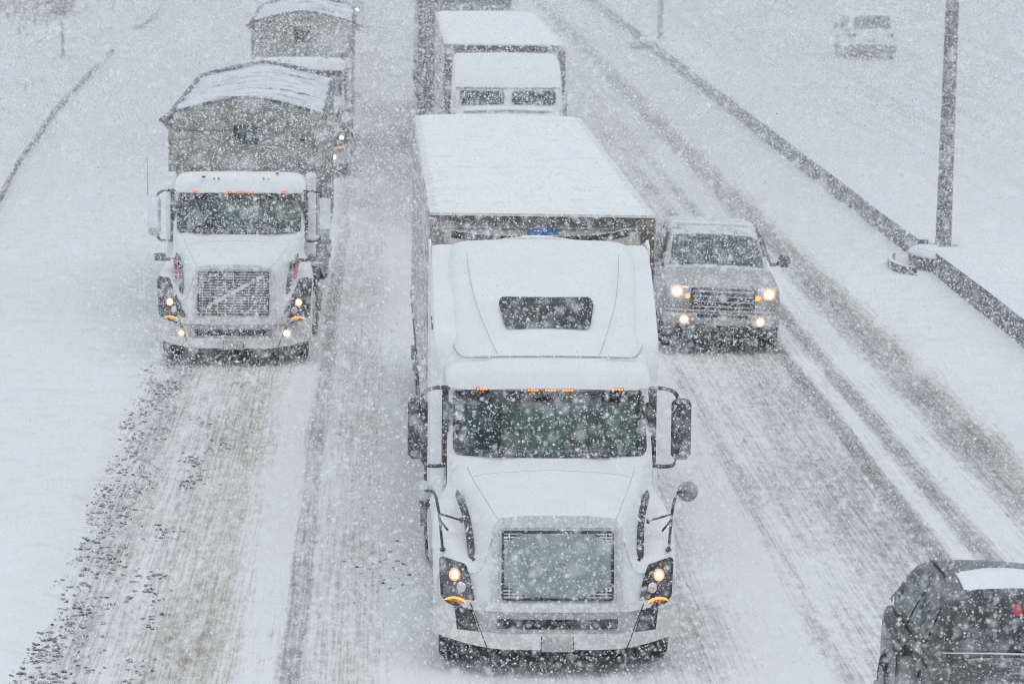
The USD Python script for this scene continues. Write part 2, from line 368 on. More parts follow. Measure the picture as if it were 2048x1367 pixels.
def patch(poly, yfun, off=0.0, thick=0.02, edge=0.25, grid=False):
    """A plate whose outline is given in x and z, laid on the surface y = yfun(x, z), its front face off in front of it. Cut in strips (grid: cells) so that it follows the curve."""
    if not isinstance(poly, Polygon): poly = Polygon(poly)
    x0, z0, x1, z1 = poly.bounds
    kx = max(1, int(math.ceil((x1 - x0) / edge))); kz = max(1, int(math.ceil((z1 - z0) / edge))) if grid else 1
    V, Fc, n = [], [], 0
    for a in range(kx):
        for b in range(kz):
            c = sbox(x0 + (x1 - x0) * a / kx, z0 + (z1 - z0) * b / kz, x0 + (x1 - x0) * (a + 1) / kx, z0 + (z1 - z0) * (b + 1) / kz).intersection(poly)
            for g in getattr(c, "geoms", [c]):
                if g.geom_type != "Polygon" or g.area < 1e-9: continue
                v, f = trimesh.creation.triangulate_polygon(g, engine="earcut")
                w = v[f]; flip = ((w[:, 1, 0] - w[:, 0, 0]) * (w[:, 2, 1] - w[:, 0, 1]) - (w[:, 1, 1] - w[:, 0, 1]) * (w[:, 2, 0] - w[:, 0, 0])) < 0
                f = f.copy(); f[flip] = f[flip][:, ::-1]
                y = yfun(v[:, 0], v[:, 1]) - off
                V += [np.c_[v[:, 0], y, v[:, 1]], np.c_[v[:, 0], y + thick, v[:, 1]]]
                Fc += [f + n, f[:, ::-1] + n + len(v)]; n += 2 * len(v)
    for ring in [poly.exterior, *poly.interiors]:
        r = np.array(ring.segmentize(edge).coords)
        if ring.is_ccw == (ring is not poly.exterior): r = r[::-1]
        y = yfun(r[:, 0], r[:, 1]) - off; m_ = len(r); k = np.arange(m_ - 1)
        V += [np.c_[r[:, 0], y, r[:, 1]], np.c_[r[:, 0], y + thick, r[:, 1]]]
        Fc += [np.c_[k, k + m_, k + m_ + 1] + n, np.c_[k, k + m_ + 1, k + 1] + n]; n += 2 * m_
    return trimesh.Trimesh(np.vstack(V), np.vstack(Fc), process=False)


def plane_y(y0):
    return lambda x, z: np.full(np.shape(x), float(y0))


def difference(a, b):
    to = lambda t: manifold3d.Manifold(manifold3d.Mesh(np.asarray(t.vertices, np.float32), np.asarray(t.faces, np.uint32)))
    def clean(t):
        t = t.copy(); t.merge_vertices(); return t
    r = to(clean(a)) - to(clean(b))
    k = r.to_mesh()
    return trimesh.Trimesh(k.vert_properties[:, :3], k.tri_verts, process=False) if r.num_tri() else a


def wheel(parent, x, y, r=0.5, w=0.28, side=-1, name="wheel"):
    """A tyre with a rounded shoulder; the rim is its sub-part."""
    prof = [(-w / 2, r * .62), (-w / 2, r * .9), (-w / 2 + .03, r * .98), (-w * .2, r), (w * .2, r), (w / 2 - .03, r * .98), (w / 2, r * .9), (w / 2, r * .62)]
    n = 28; ang = np.arange(n) * 2 * np.pi / n
    rings = [[(x + a, y + b * math.cos(t), r + b * math.sin(t)) for t in ang] for a, b in prof]
    path = part(parent, name, loft(rings), "rubber")
    s = x + side * (w / 2 - .02)
    part(path, "rim", [disc((s, y, r), r * .6, (1, 0, 0), .05, 24), disc((s + side * .03, y, r), r * .22, (1, 0, 0), .1, 12)], "rim_grey")
    return path


# ------------------------------------------------------------------ ground, roads
def ground_z(x, y):
    P = np.stack([x, y, np.zeros_like(x)], -1)
    e = meshkit.fbm(P * [.9, .35, 1], 4, 3) - .5
    e2 = meshkit.fbm(P * [.25, .12, 1], 3, 9) - .5
    st = lambda a, b, t: np.clip((t - a) / (b - a), 0, 1) ** 2 * (3 - 2 * np.clip((t - a) / (b - a), 0, 1))
    left = 1 - st(-4.05, -3.35, x + .55 * e)
    hill = np.maximum(0, -x - 11.6 - .006 * np.maximum(y - 60, 0)) * .2
    right = st(8.55, 9.2, x + .5 * e) * (1 - st(13.3, 14.0, x + .4 * e)) + st(25.6, 26.4, x + .4 * e)
    bx_ = 10.85 + .0016 * (np.clip(y, 20, 330) - 65)
    lip = (st(-.10, .14, x - bx_) - st(1.9, 2.9, x - bx_)) * .34
    return -.06 + (left + right) * (.115 + .10 * e2 + .03 * e) + left * hill * 1.0 + lip


xs = np.r_[[-900, -500, -250, -120, -70, -48, -36], np.arange(-30, -12, .6), np.arange(-12, -5, .3), np.arange(-5, -3, .09), np.arange(-3, 8.2, 1.4), np.arange(8.2, 10, .1), np.arange(10, 11.8, .07), np.arange(11.8, 16, .25), np.arange(16, 40, .8), [44, 52, 70, 120, 250, 500, 900]]
ys = np.r_[[-300, -100, -30, 0], np.arange(14, 30, 2), np.arange(30, 80, .22), np.arange(80, 220, .7), np.arange(220, 300, 6), [340, 420, 600, 900, 1400]]
gx, gy = np.meshgrid(xs, ys)
gv = np.c_[gx.ravel(), gy.ravel(), ground_z(gx, gy).ravel()]
nx = len(xs)
i, j = np.meshgrid(np.arange(len(ys) - 1), np.arange(nx - 1), indexing="ij"); i, j = i.ravel(), j.ravel()
quads = np.c_[i * nx + j, i * nx + j + 1, (i + 1) * nx + j + 1, (i + 1) * nx + j]
structure("ground", (gv, quads), "fresh_snow")


def sheet(x0, x1, y0, y1, z, nx_=30, ny_=120):
    a, b = np.meshgrid(np.linspace(x0, x1, nx_), np.linspace(y0, y1, ny_))
    e = (meshkit.fbm(np.stack([a * 1.6, b * .25, 0 * a], -1), 3, 5) - .5) * .02
    i, j = np.meshgrid(np.arange(ny_ - 1), np.arange(nx_ - 1), indexing="ij"); i, j = i.ravel(), j.ravel()
    return np.c_[a.ravel(), b.ravel(), (z + e).ravel()], np.c_[i * nx_ + j, i * nx_ + j + 1, (i + 1) * nx_ + j + 1, (i + 1) * nx_ + j]


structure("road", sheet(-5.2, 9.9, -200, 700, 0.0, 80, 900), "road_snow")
structure("opposite_road", sheet(13.2, 26.6, -200, 700, 0.0, 40, 600), "far_road_snow")

# clods of dark slush thrown along the left shoulder, and a few between the lanes
lumps = []
base = trimesh.creation.icosphere(subdivisions=0)
heaps = [(rng.normal(-3.42, .22) if rng.random() < .85 else rng.normal(-2.52, .13), 34 + 34 * rng.random() ** 1.25) for _ in range(230)]
for k in range(3000):
    hx_, hy_ = heaps[int(rng.integers(0, len(heaps)))]
    x, y = rng.normal(hx_, .10), rng.normal(hy_, .30)
    if k % 12 == 0: x, y = rng.normal(-3.75, .35), 34 + 30 * rng.random() ** 1.3
    if k > 2940: x, y = rng.normal(.1, .3), rng.normal(43.3, .9)
    s = .006 + .017 * rng.random() ** 3
    b = base.copy()
    b.vertices *= rng.uniform(.5, 1.4, (len(b.vertices), 1))
    b.apply_scale([s * rng.uniform(1.0, 2.4), s * rng.uniform(1, 2.6), s * rng.uniform(.4, .9)])
    b.apply_translation([x, y, .010])
    lumps.append(b)
p = part("/World", "slush_clod", lumps, "clod_dirt", smooth=False)
tag(p, "dark clods of frozen slush scattered along the left shoulder", "slush", kind="stuff")


# ------------------------------------------------------------------ tractors
def front_y(x, z):
    return .08 + .32 * np.clip((np.abs(x) - .5) / .74, 0, 1) ** 2 + .13 * np.maximum(z - .7, 0)


def bumper_y(x, z):
    return .02 + .42 * (np.clip(np.abs(x) - .3, 0, 1) / .94) ** 2.2 + 0 * z


def screen_y(x, z):
    return 1.88 + .97 * (z - 1.93) + .20 * (x / 1.05) ** 2


HOOD = [  # t, then half profile: crown, shoulder, valley, fender crest, fender edge (x, z pairs)
    (0.0, [0, 1.60, .60, 1.58, .69, 1.30, .78, 1.02, 1.02, 1.08, 1.19, 1.02]),
    (.18, [0, 1.66, .64, 1.63, .76, 1.36, .84, 1.12, 1.08, 1.25, 1.225, 1.18]),
    (.45, [0, 1.76, .73, 1.72, .86, 1.52, .92, 1.32, 1.12, 1.41, 1.235, 1.36]),
    (.72, [0, 1.86, .84, 1.81, .97, 1.64, 1.02, 1.48, 1.13, 1.49, 1.22, 1.44]),
    (1.0, [0, 1.925, .95, 1.90, 1.04, 1.80, 1.08, 1.62, 1.11, 1.56, 1.15, 1.50])]


def hood_mesh():
    rings = []
    for t, v in between(HOOD, 26):
        h = v.reshape(6, 2)
        yl = .09 + 1.84 * t
        zb = .74
        if abs(yl - 1.12) < .60: zb = max(zb, .5 + math.sqrt(max(0, .60 ** 2 - (yl - 1.12) ** 2)))
        half = chaikin(np.vstack([h, [h[5, 0] + .012, (h[5, 1] + zb) / 2], [h[5, 0], zb]]), 2)
        ring = mirrored(half)
        y = .09 + 1.84 * t + (front_y(ring[:, 0], ring[:, 1]) - .09) * (1 - t) ** 1.5 + .2 * (ring[:, 0] / 1.05) ** 2 * t ** 2
        rings.append(np.c_[ring[:, 0], y, ring[:, 1]])
    R = np.array(rings)
    k, n = R.shape[:2]; v = R.reshape(-1, 3)
    i, j = np.meshgrid(np.arange(k - 1), np.arange(n - 1), indexing="ij"); i, j = i.ravel(), j.ravel()
    skin = trimesh.Trimesh(v, np.vstack([np.c_[i * n + j, (i + 1) * n + j + 1, i * n + j + 1], np.c_[i * n + j, (i + 1) * n + j, (i + 1) * n + j + 1]]), process=False)
    front = patch(Polygon(R[0][:, [0, 2]]).buffer(-.002), front_y, off=-.012, thick=.03, edge=.2)
    return skin, front


SKIN, FRONT = hood_mesh()
RAY = trimesh.ray.ray_triangle.RayMeshIntersector(SKIN)


def hood_top(x, y):
    hit, _, _ = RAY.intersects_location([[x, y, 3]], [[0, 0, -1]], multiple_hits=False)
    return float(hit[0][2]) if len(hit) else 1.6


def both(pts):
    """The outline and its mirror image."""
    return [pts, [(-x, z) for x, z in pts][::-1]]


def cab_ring(z, w, yf, yb, bulge=.2, r=.10):
    x = np.linspace(-1, 1, 31)
    f = [(w * k, yf + bulge * (w * k / 1.05) ** 2 + r * max(0, (abs(k) - .88) / .12) ** 2, z) for k in x]
    return np.array(f + [(w, yb - .08, z), (w - .08, yb, z), (-w + .08, yb, z), (-w, yb - .08, z)])


def make_tractor(name, label, style, loc, roll=0.0, paint="white_paint", group=None):
    """style: 'high' (sloped high sleeper roof), 'day' (low day cab) or 'twin' (tall sleeper with two upper windows)."""
    T = thing(name, label, "truck", loc, roll, group=group)
    P = lambda *a, **k: part(T, *a, **k)
    day = style == "day"
    back = 3.05 if day else 3.3
    # cab shell with a real opening for the windscreen and a dark room behind it
    levels = [(.85, 1.06, 1.62), (1.5, 1.08, 1.74), (1.85, 1.08, 1.80), (1.93, 1.08, 1.88), (2.25, 1.075, 2.19), (2.57, 1.07, 2.50), (2.60, 1.06, 2.53)]
    shell = loft([cab_ring(z, w, yf, back) for z, w, yf in levels])
    ws = rounded([(-1.01, 1.955), (1.01, 1.955), (1.005, 2.545), (-1.005, 2.545)], .07)
    cut1 = trimesh.creation.extrude_polygon(ws.buffer(-.03), 1.5); cut1.apply_transform(trimesh.transformations.rotation_matrix(math.pi / 2, [1, 0, 0])); cut1.apply_translation([0, 2.9, 0])
    shell = difference(shell, cut1)
    shell = difference(shell, bx(-1.0, 1.0, 2.15, back - .06, 1.2, 2.5))
    shell = difference(shell, bx(-1.3, 1.3, 2.45, back - .3, 1.8, 2.42))
    P("cab", shell, paint, smooth=30)
    frame = ws.difference(ws.buffer(-.05))
    P("windshield_seal", patch(Polygon(ws.buffer(.012).exterior, [ws.buffer(-.045).exterior]), screen_y, off=.012, thick=.03, edge=.12), "black_snowy")
    wp = P("windshield", patch(ws.buffer(-.03), screen_y, off=.004, thick=.006, edge=.15), "windscreen")
    P("dashboard", [bx(-.98, .98, 2.06, 2.42, 1.55, 1.90, .05), bx(.3, .62, 2.3, 2.5, 1.86, 1.97, .03)], "interior_dark")
    P("sun_strip", patch([(-.97, 2.44), (.97, 2.44), (.97, 2.52), (-.97, 2.52)], screen_y, off=-.03, thick=.006), "interior_dark")
    for s in (-.5, .5):
        P("seat", [bx(s - .26, s + .26, 2.72, 2.86, 1.3, 2.1, .05), bx(s - .13, s + .13, 2.74, 2.84, 2.12, 2.3, .03)], "interior_grey")
    P("steering_wheel", tube([(.5 + .21 * math.cos(a), 2.42 + .1 * math.sin(a), 1.86 + .17 * math.sin(a)) for a in np.linspace(0, 2 * math.pi, 22)], .017, 6), "black_plastic")
    P("paper", bx(-.08, .32, 2.10, 2.3, 1.905, 1.93), "paper")
    if day:
        P("safety_vest", [bx(.42, .60, 2.68, 2.72, 1.95, 2.06, .02), bx(.50, .56, 2.66, 2.70, 2.3, 2.4, .02)], "hi_vis")
    for s in (-1, 1):
        P("wiper", tube([(s * .55 - .4, screen_y(s * .55 - .4, 1.97) - .03, 1.965), (s * .55, screen_y(s * .55, 1.94) - .035, 1.945), (s * .55 + .35, screen_y(s * .55 + .35, 1.97) - .03, 1.965)], .011, 6), "black_plastic")
        P("door_seam", [tube([(s * 1.082, 2.12, 1.2), (s * 1.084, 2.2, 1.9)], .006, 5), tube([(s * 1.084, back - .2, .95), (s * 1.082, back - .2, 2.5)], .006, 5)], "black_plastic")
        P("side_window", bx(s * 1.066 - .004, s * 1.066 + .004, 2.452, back - .302, 1.802, 2.418), "windscreen", smooth=False)
        P("pillar_trim", tube([(s * 1.075, 1.98 + .33, 1.93), (s * 1.068, 2.56 + .25, 2.55)], .022, 6), "black_snowy")
    # hood and nose
    P("hood", [SKIN, FRONT], paint, smooth=35)
    P("hood_ridge", tube([(x, 1.52 + .06 * x * x, hood_top(x, 1.52 + .06 * x * x)) for x in np.linspace(-.82, .82, 15)], .0035, 5), "seam_grey")
    for s in (-1, 1):
        cr = [(s * a, b) for a, b in ((.875, 1.88), (.82, 1.5), (.70, .9), (.585, .32))]
        P("hood_seam", tube([(x, y, hood_top(x, y)) for x, y in curve(cr, 14)], .0035, 5), "seam_grey")
        # vent slot on the flank of the hood, above the fender
        v = [(s * .975, 1.50, 1.66), (s * .93, 1.30, 1.57), (s * .875, .98, 1.44), (s * .845, .62, 1.24), (s * .83, .42, 1.10)]
        P("hood_vent", [tube(curve([(x + s * .012, y, z) for x, y, z in v], 12), [.012] + [.042] * 10 + [.012], 6)], "black_snowy")
        if day:
            P("stripe", tube([(s * 1.0, 1.28, 1.56), (s * .975, 1.0, 1.50), (s * .95, .72, 1.36)], .028, 6), "red_paint", label="red stripe beside the hood vent")
    z0, z1 = (.745, 1.60)
    go = rounded([(-.655, z0), (.655, z0), (.655, 1.50), (.585, 1.595), (.3, 1.622), (-.3, 1.622), (-.585, 1.595), (-.655, 1.50)], .02)
    gi = [(-.545, .80), (.55, .80), (.55, 1.462), (-.545, 1.462)]
    if day: gi = [(-.565, .84), (.545, .84), (.545, 1.50), (-.565, 1.50)]
    gp = rounded(gi, .02)
    gf = P("grille_frame", [patch(Polygon(go.exterior, [gp.buffer(.05).exterior]), front_y, off=.02, thick=.05, edge=.2), patch(Polygon(gp.buffer(.05).exterior, [gp.exterior]), front_y, off=.004, thick=.05, edge=.2)], "white_paint_dirty" if day else "chrome_snow")
    P("grille_gasket", patch(Polygon(gp.buffer(.016).exterior, [gp.buffer(-.004).exterior]), front_y, off=.024, thick=.03, edge=.2), "black_plastic")
    P("grille_screen", patch(gp.buffer(.01), front_y, off=-.006, thick=.01, edge=.25), "black_plastic")
    nb = 16 if day else 20
    for k in range(nb):
        z = gi[0][1] + (k + .5) * (gi[2][1] - gi[0][1]) / nb
        P("grille_slat", patch([(gi[0][0], z - .007), (gi[1][0], z - .007), (gi[1][0], z + .007), (gi[0][0], z + .007)], front_y, off=.010, thick=.012, edge=.4), "grille_bar", smooth=False)
    for k in range(9):
        x = gi[0][0] + (k + .5) * (gi[1][0] - gi[0][0]) / 9
        P("grille_rib", patch([(x - .005, gi[0][1]), (x + .005, gi[0][1]), (x + .005, gi[2][1]), (x - .005, gi[2][1])], front_y, off=.014, thick=.012, edge=.4), "grille_bar", smooth=False)
    if day:
        a = np.linspace(0, 1, 8)
        P("grille_bar", patch([(-.53, .93), (-.47, .90), (.50, 1.44), (.44, 1.47)], front_y, off=.03, thick=.02, edge=.2), "grille_bar")
    else:
        cov = rounded([(-.535, .945), (-.31, .825), (.31, .825), (.535, .945), (.535, 1.36), (.33, 1.452), (-.33, 1.452), (-.535, 1.36)], .012)
        cv = P("winter_cover", patch(cov, lambda x, z: front_y(x, z) - .03 * np.cos(np.clip(x / .56, -1, 1) * 1.5) * np.cos(np.clip((z - 1.13) / .4, -1, 1) * 1.5), off=.022, thick=.012, edge=.07, grid=True), "cover_grey")
        for z in (1.02, 1.09, 1.16):
            part(cv, "fold", patch([(-.45, z - .004), (.45, z - .006), (.45, z + .004), (-.45, z + .006)], lambda x, z: front_y(x, z) - .03 * np.cos(np.clip(x / .56, -1, 1) * 1.5) * np.cos(np.clip((z - 1.13) / .4, -1, 1) * 1.5), off=.027, thick=.008, edge=.07), "cover_grey")
        P("badge", dome_cap((0, front_y(0, 1.545) - .025, 1.545), .062, .02), "chrome_snow")
    # headlamps
    if day: hl = [(1.235, 1.39), (1.05, 1.385), (.93, 1.12), (.73, .70), (.86, .69), (1.08, .73), (1.20, .80)]
    else: hl = [(1.175, 1.17), (.925, 1.115), (.875, .96), (.83, .70), (.93, .685), (1.10, .735), (1.155, .80)]
    for s, q in zip((1, -1), both(hl)):
        h = P("headlight", patch(rounded(q, .03), front_y, off=.014, thick=.05, edge=.1), "headlamp_dark")
        fx = lambda x, z, d: (s * x, float(front_y(s * x, z)) - d, z)
        part(h, "bezel", patch(Polygon(rounded(q, .03).buffer(.012).exterior, [rounded(q, .03).buffer(-.008).exterior]), front_y, off=.018, thick=.03, edge=.1), "black_plastic")
        part(h, "lamp", dome_cap(fx(1.03, 1.015, .03), .044, .03, (s * .62, -1, .13)), "lamp_white")
        part(h, "lamp_halo", disc(fx(1.03, 1.015, .024), .064, (s * .62, -1, .13), .010, 20), "halo_glow")  # glowing disc stands in for the bloom around the headlamp
        part(h, "high_beam", [dome_cap(fx(.965, .893, .016), .055, .02, (s * .6, -1, .13))], "reflector")
        a = np.linspace(-.95, .95, 9)
        part(h, "turn_signal", tube([fx(1.02 + .11 * k, .785 - .035 * k * k, .02) for k in a], [.006] + [.012] * 7 + [.006], 6), "lamp_amber")
        part(h, "turn_lens", patch([(s * .93, .735), (s * 1.11, .748), (s * 1.12, .772), (s * .93, .765)], front_y, off=.02, thick=.01), "amber_lens")
    # bumper
    E = lambda x: .03 + .05 * max(0, abs(x) - .6) ** 1.3
    xs_ = np.linspace(-1.245, 1.245, 33)
    lip = Polygon([(x, .735 + E(x)) for x in xs_] + [(x, .665 + E(x) * .5) for x in xs_[::-1]])
    low = Polygon([(x, .445 + .4 * E(x)) for x in xs_] + [(x, .30 + .17 * max(0, abs(x) - .55) ** 1.6) for x in xs_[::-1]])
    bm = "bumper_grey" if not day else "bumper_grey"
    bp = P("bumper", [patch(lip, bumper_y, off=.02, thick=.16, edge=.12), patch(low, bumper_y, off=.02, thick=.2, edge=.12)], "white_paint_dirty")
    part(bp, "centre_panel", patch([(-.78, .45), (.78, .45), (.86, .68), (-.86, .68)], bumper_y, off=-.02, thick=.12, edge=.15), bm)
    for s, q in zip((1, -1), both([(1.0, .445), (1.24, .46), (1.24, .73), (1.03, .70)])):
        part(bp, "corner_panel", patch(q, bumper_y, off=.006, thick=.12, edge=.1), "white_paint_dirty")
    for s, q in zip((1, -1), both([(.79, .445), (1.0, .45), (1.03, .69), (.87, .685)])):
        fp = part(bp, "fog_light_recess", patch(q, bumper_y, off=-.004, thick=.1, edge=.1), "black_half_snow" if not day else "bumper_grey")
        if day:
            fc = (s * .84, float(bumper_y(.84, .5)) - .01, .53)
            part(bp, "fog_light", dome_cap(fc, .046 if s > 0 else .032, .03), "lamp_white")
            part(bp, "fog_light_halo", disc((fc[0], fc[1] + .004, fc[2]), .058, (0, -1, 0), .012, 20), "halo_glow")  # glowing disc stands in for the fog lamp's bloom
    part(bp, "intake", patch(rounded([(-.61, .505), (.61, .505), (.61, .60), (-.61, .60)], .015), bumper_y, off=.0, thick=.05, edge=.2), "chassis_black")
    for s in (-1, 1):
        part(bp, "panel_seam", tube([(s * .87, bumper_y(.87, 0) - .022, .745), (s * .70, bumper_y(.70, 0) - .022, .30)], .006, 5), "black_plastic")
    np_ = P("number_plate", bx(-.155, .155, -.034, -.022, .285, .43, .004), "plate_white")
    part(np_, "plate_frame", [bx(-.165, .165, -.026, -.0215, .275, .284), bx(-.165, -.156, -.026, -.0215, .285, .44), bx(.156, .165, -.026, -.0215, .285, .44)], "black_plastic", smooth=False)
    # chassis, tanks, wheels
    tail = 6.3 if day else 8.4
    P("chassis", [bx(-.45, .45, .45, tail, .55, 1.0), bx(-.85, .85, .4, 1.7, .72, 1.15), bx(-1.05, 1.05, 1.65, 2.6, .45, .9), bx(-.5, .5, tail - 2.3, tail, 1.0, 1.18)], "chassis_black")
    P("added_air_dam", [bx(-.84, .84, .52, .58, .12, .36, .01), bx(-.95, .95, .95, 1.25, .38, .56)], "chassis_black", smooth=False)  # added under the nose to block light below the truck
    for s in (-1, 1):
        wheel(T, s * 1.02, 1.12, .5, .30, s)
        for yy in ((4.3, 5.6) if day else (6.5, 7.8)):
            wheel(T, s * .98, yy, .5, .56, s)
        P("fuel_tank", tube([(s * .95, 2.75, .72), (s * .95, 3.4 if day else 5.2, .72)], .31, 18), "bumper_grey")
        P("step", bx(s * 1.0 - .16, s * 1.0 + .16, 1.72, 2.55, .40, .82, .03), "black_half_snow")
        # mirrors on tubular arms
        mr = P("side_mirror", bx(s * 1.39 - .105, s * 1.39 + .105, 2.22, 2.34, 1.865, 2.52, .05), "black_half_snow" if not day else "bumper_grey")
        part(mr, "mirror_arm", [tube(curve([(s * 1.06, 2.42, 2.60), (s * 1.2, 2.33, 2.615), (s * 1.31, 2.29, 2.585), (s * 1.36, 2.28, 2.50)], 9), .022, 7),
                                tube(curve([(s * 1.08, 2.38, 1.79), (s * 1.2, 2.3, 1.785), (s * 1.30, 2.28, 1.80), (s * 1.34, 2.28, 1.87)], 9), .022, 7),
                                bx(s * 1.10 - .035, s * 1.10 + .035, 2.36, 2.46, 1.80, 2.6, .015)], "black_snowy")
        if day:
            part(mr, "mirror_snow", bx(s * 1.42 - .09, s * 1.42 + .09, 2.20, 2.215, 2.0, 2.5, .006), "fresh_snow", label="snow stuck on the mirror shell")
            P("antenna", rod((s * 1.50, 2.3, 2.52), (s * 1.51, 2.32, 3.16), .006, .004, 6), "black_plastic")
            hm = P("hood_mirror", bx(s * 1.24 - .1, s * 1.24 + .1, 1.12, 1.2, 1.58, 1.70, .03), "black_half_snow")
            part(hm, "mirror_arm", tube(curve([(s * 1.24, 1.16, 1.60), (s * 1.05, 1.16, 1.60), (s * .93, 1.1, 1.60), (s * .89, 1.0, 1.5)], 10), .028, 7), "black_snowy")
        else:
            hm = P("hood_mirror", dome_cap((s * 1.345, .70, 1.79), .107, .05), "rim_grey" if s > 0 else "bumper_grey")
            part(hm, "mirror_arm", [tube(curve([(s * 1.33, .66, 1.80), (s * 1.25, .68, 1.79), (s * 1.2, .70, 1.66), (s * 1.165, .62, 1.40), (s * 1.145, .55, 1.20)], 14), .015, 7),
                                    tube([(s * 1.19, .70, 1.56), (s * .95, .80, 1.47)], .012, 6), tube([(s * 1.18, .70, 1.5), (s * 1.09, .72, 1.38)], .012, 6),
                                    disc((s * 1.145, .56, 1.215), .03, (0, -.3, 1), .02, 12), disc((s * .95, .80, 1.47), .028, (1, 0, 0), .03, 12)], "black_snowy")
    # roof
    ry = lambda x, z: 2.70 + (z - 2.89) / .5 + .10 * (x / 1.05) ** 2
    def shells(st, n=16):
        rr = []
        for y, v in between(st, n):
            zt, w, drop, zb = v
            half = chaikin([(0, zt), (w * .55, zt - .012), (w * .90, zt - .03), (w, zt - drop), (w + .012, (zt - drop + zb) / 2), (w, zb)], 2)
            ring = mirrored(half); rr.append(np.c_[ring[:, 0], y + .16 * (ring[:, 0] / 1.05) ** 2 * (1 if y < 3.2 else max(0, 1 - (y - 3.2))), ring[:, 1]])
        return loft(rr)
    if day:
        P("cab_roof", shells([(2.40, (2.585, 1.0, .01, 2.56)), (2.42, (2.64, 1.06, .05, 2.56)), (2.52, (2.78, 1.08, .10, 2.56)), (2.68, (2.86, 1.08, .12, 2.57)), (2.95, (2.885, 1.08, .12, 2.57)), (3.05, (2.87, 1.06, .12, 2.58))]), "roof_snow", label="snow-covered cab roof")
        for x in (-.42, -.34, .40, .48):
            P("roof_stud", disc((x, 2.46, 2.80 + .0), .018, (0, -1, .3), .03, 8), "black_plastic")
        P("roof_stud", bx(-.62, -.56, 2.50, 2.56, 2.81, 2.84), "black_plastic")
        P("roof_aerial", [rod((.62, 2.72, 2.86), (.62, 2.72, 2.98), .008, .005, 6), disc((.62, 2.72, 2.875), .03, (0, 0, 1), .02, 10)], "black_plastic")
        for s in (-1, 1):
            P("cab_fairing", bx(s * 1.16 - .09, s * 1.16 + .09, 3.0, 3.25, .95, 2.85, .04), paint)
        P("exhaust_stack", [tube([(1.02, 3.45, .8), (1.02, 3.45, 3.0)], .075, 12)], "black_half_snow")
        P("fuel_tank_strap", bx(1.1, 1.3, 3.0, 3.3, .35, 1.35, .04), "black_half_snow")
    else:
        P("sun_visor", shells([(2.38, (2.60, 1.02, .01, 2.565)), (2.40, (2.66, 1.06, .04, 2.565)), (2.47, (2.78, 1.075, .09, 2.565)), (2.60, (2.86, 1.08, .12, 2.57)), (2.75, (2.895, 1.08, .12, 2.57)), (3.3, (2.95, 1.07, .12, 2.58))]), paint)
        if style == "high":
            top = [(2.70, (2.915, .93, .04, 2.80)), (2.73, (2.94, .955, .06, 2.80)), (3.2, (3.175, .985, .10, 2.8)), (3.7, (3.42, 1.01, .13, 2.85)), (4.2, (3.66, 1.03, .16, 2.9)), (4.5, (3.79, 1.045, .18, 2.9)), (4.72, (3.85, 1.05, .18, 2.9)), (5.25, (3.89, 1.05, .16, 2.9)), (5.45, (3.87, 1.04, .14, 2.9))]
            P("roof_fairing", shells(top, 22), paint, label="white high roof fairing dusted with snow")
            for s in (-1, 1):
                P("fairing_lip", tube(curve([(s * .60, 2.715, 2.885), (s * .90, 2.75, 2.885), (s * .975, 2.80, 2.93), (s * 1.01, 2.90, 3.01)], 12), [.004] + [.010] * 10 + [.004], 6), "seam_grey")
            rp = rounded([(-.435, 3.165), (.45, 3.165), (.52, 3.405), (-.505, 3.405)], .045)
            rz = lambda x, z: 2.72 + (z - 2.935) / .49 + .02
            rw = P("roof_window", patch(rp, rz, off=.045, thick=.06, edge=.1), "dark_glass")
            part(rw, "gasket", patch(Polygon(rp.buffer(.014).exterior, [rp.buffer(-.008).exterior]), rz, off=.052, thick=.06, edge=.1), "black_plastic")
            for s in (-1, 1):
                q = [(s * .546, 2.93), (s * .66, 3.15), (s * .76, 3.38), (s * .83, 3.70), (s * .84, 3.80)]
                P("roof_seam", tube([(x, 2.72 + (z - 2.935) / .49 - .022, z) for x, z in curve(q, 16)], .0042, 5), "seam_grey")
            # the side shoulders of the fairing
            sl = []
            for y, zt, w in ((3.12, 2.70, 1.12), (3.2, 2.95, 1.19), (3.3, 3.05, 1.215), (3.9, 3.36, 1.22), (4.6, 3.62, 1.225), (5.1, 3.76, 1.225), (5.5, 3.80, 1.225)):
                half = chaikin([(0, zt), (w * .8, zt), (w - .02, zt), (w, zt - .05), (w, 1.6), (w, .95)], 2)
                ring = mirrored(half); sl.append(np.c_[ring[:, 0], np.full(len(ring), y), ring[:, 1]])
            P("sleeper", loft(sl), paint)
            for s in (-1, 1):
                ex = Polygon([(4.55, 2.4), (5.62, 1.0), (5.72, 1.0), (5.72, 3.72), (5.60, 3.84), (5.2, 3.80)])
                e = trimesh.creation.extrude_polygon(Polygon([(5.35, 1.0), (5.72, 1.0), (5.72, 3.76), (5.62, 3.85), (5.35, 3.80)]), .03)
                e.apply_transform(np.array([[0, 0, 1, s * 1.235 - .015], [1, 0, 0, 0], [0, 1, 0, 0], [0, 0, 0, 1.]]))
                P("side_extender", e, paint)
                P("sleeper_vent", bx(s * 1.226 - .006, s * 1.226 + .006, 3.75, 4.35, 3.05, 3.12), "black_plastic")
            q = curve([(-.99, 5.80, 3.905), (-.8, 5.8, 3.875), (-.45, 5.8, 3.845), (0, 5.8, 3.84), (.5, 5.8, 3.85), (.85, 5.8, 3.885), (1.03, 5.8, 3.93)], 24)
            P("roof_lip", loft([np.array([(x, y - .06, z - .05), (x, y - .05, z + .030), (x, y + .05, z + .034), (x, y + .06, z - .05)]) for x, y, z in q]), "black_half_snow")
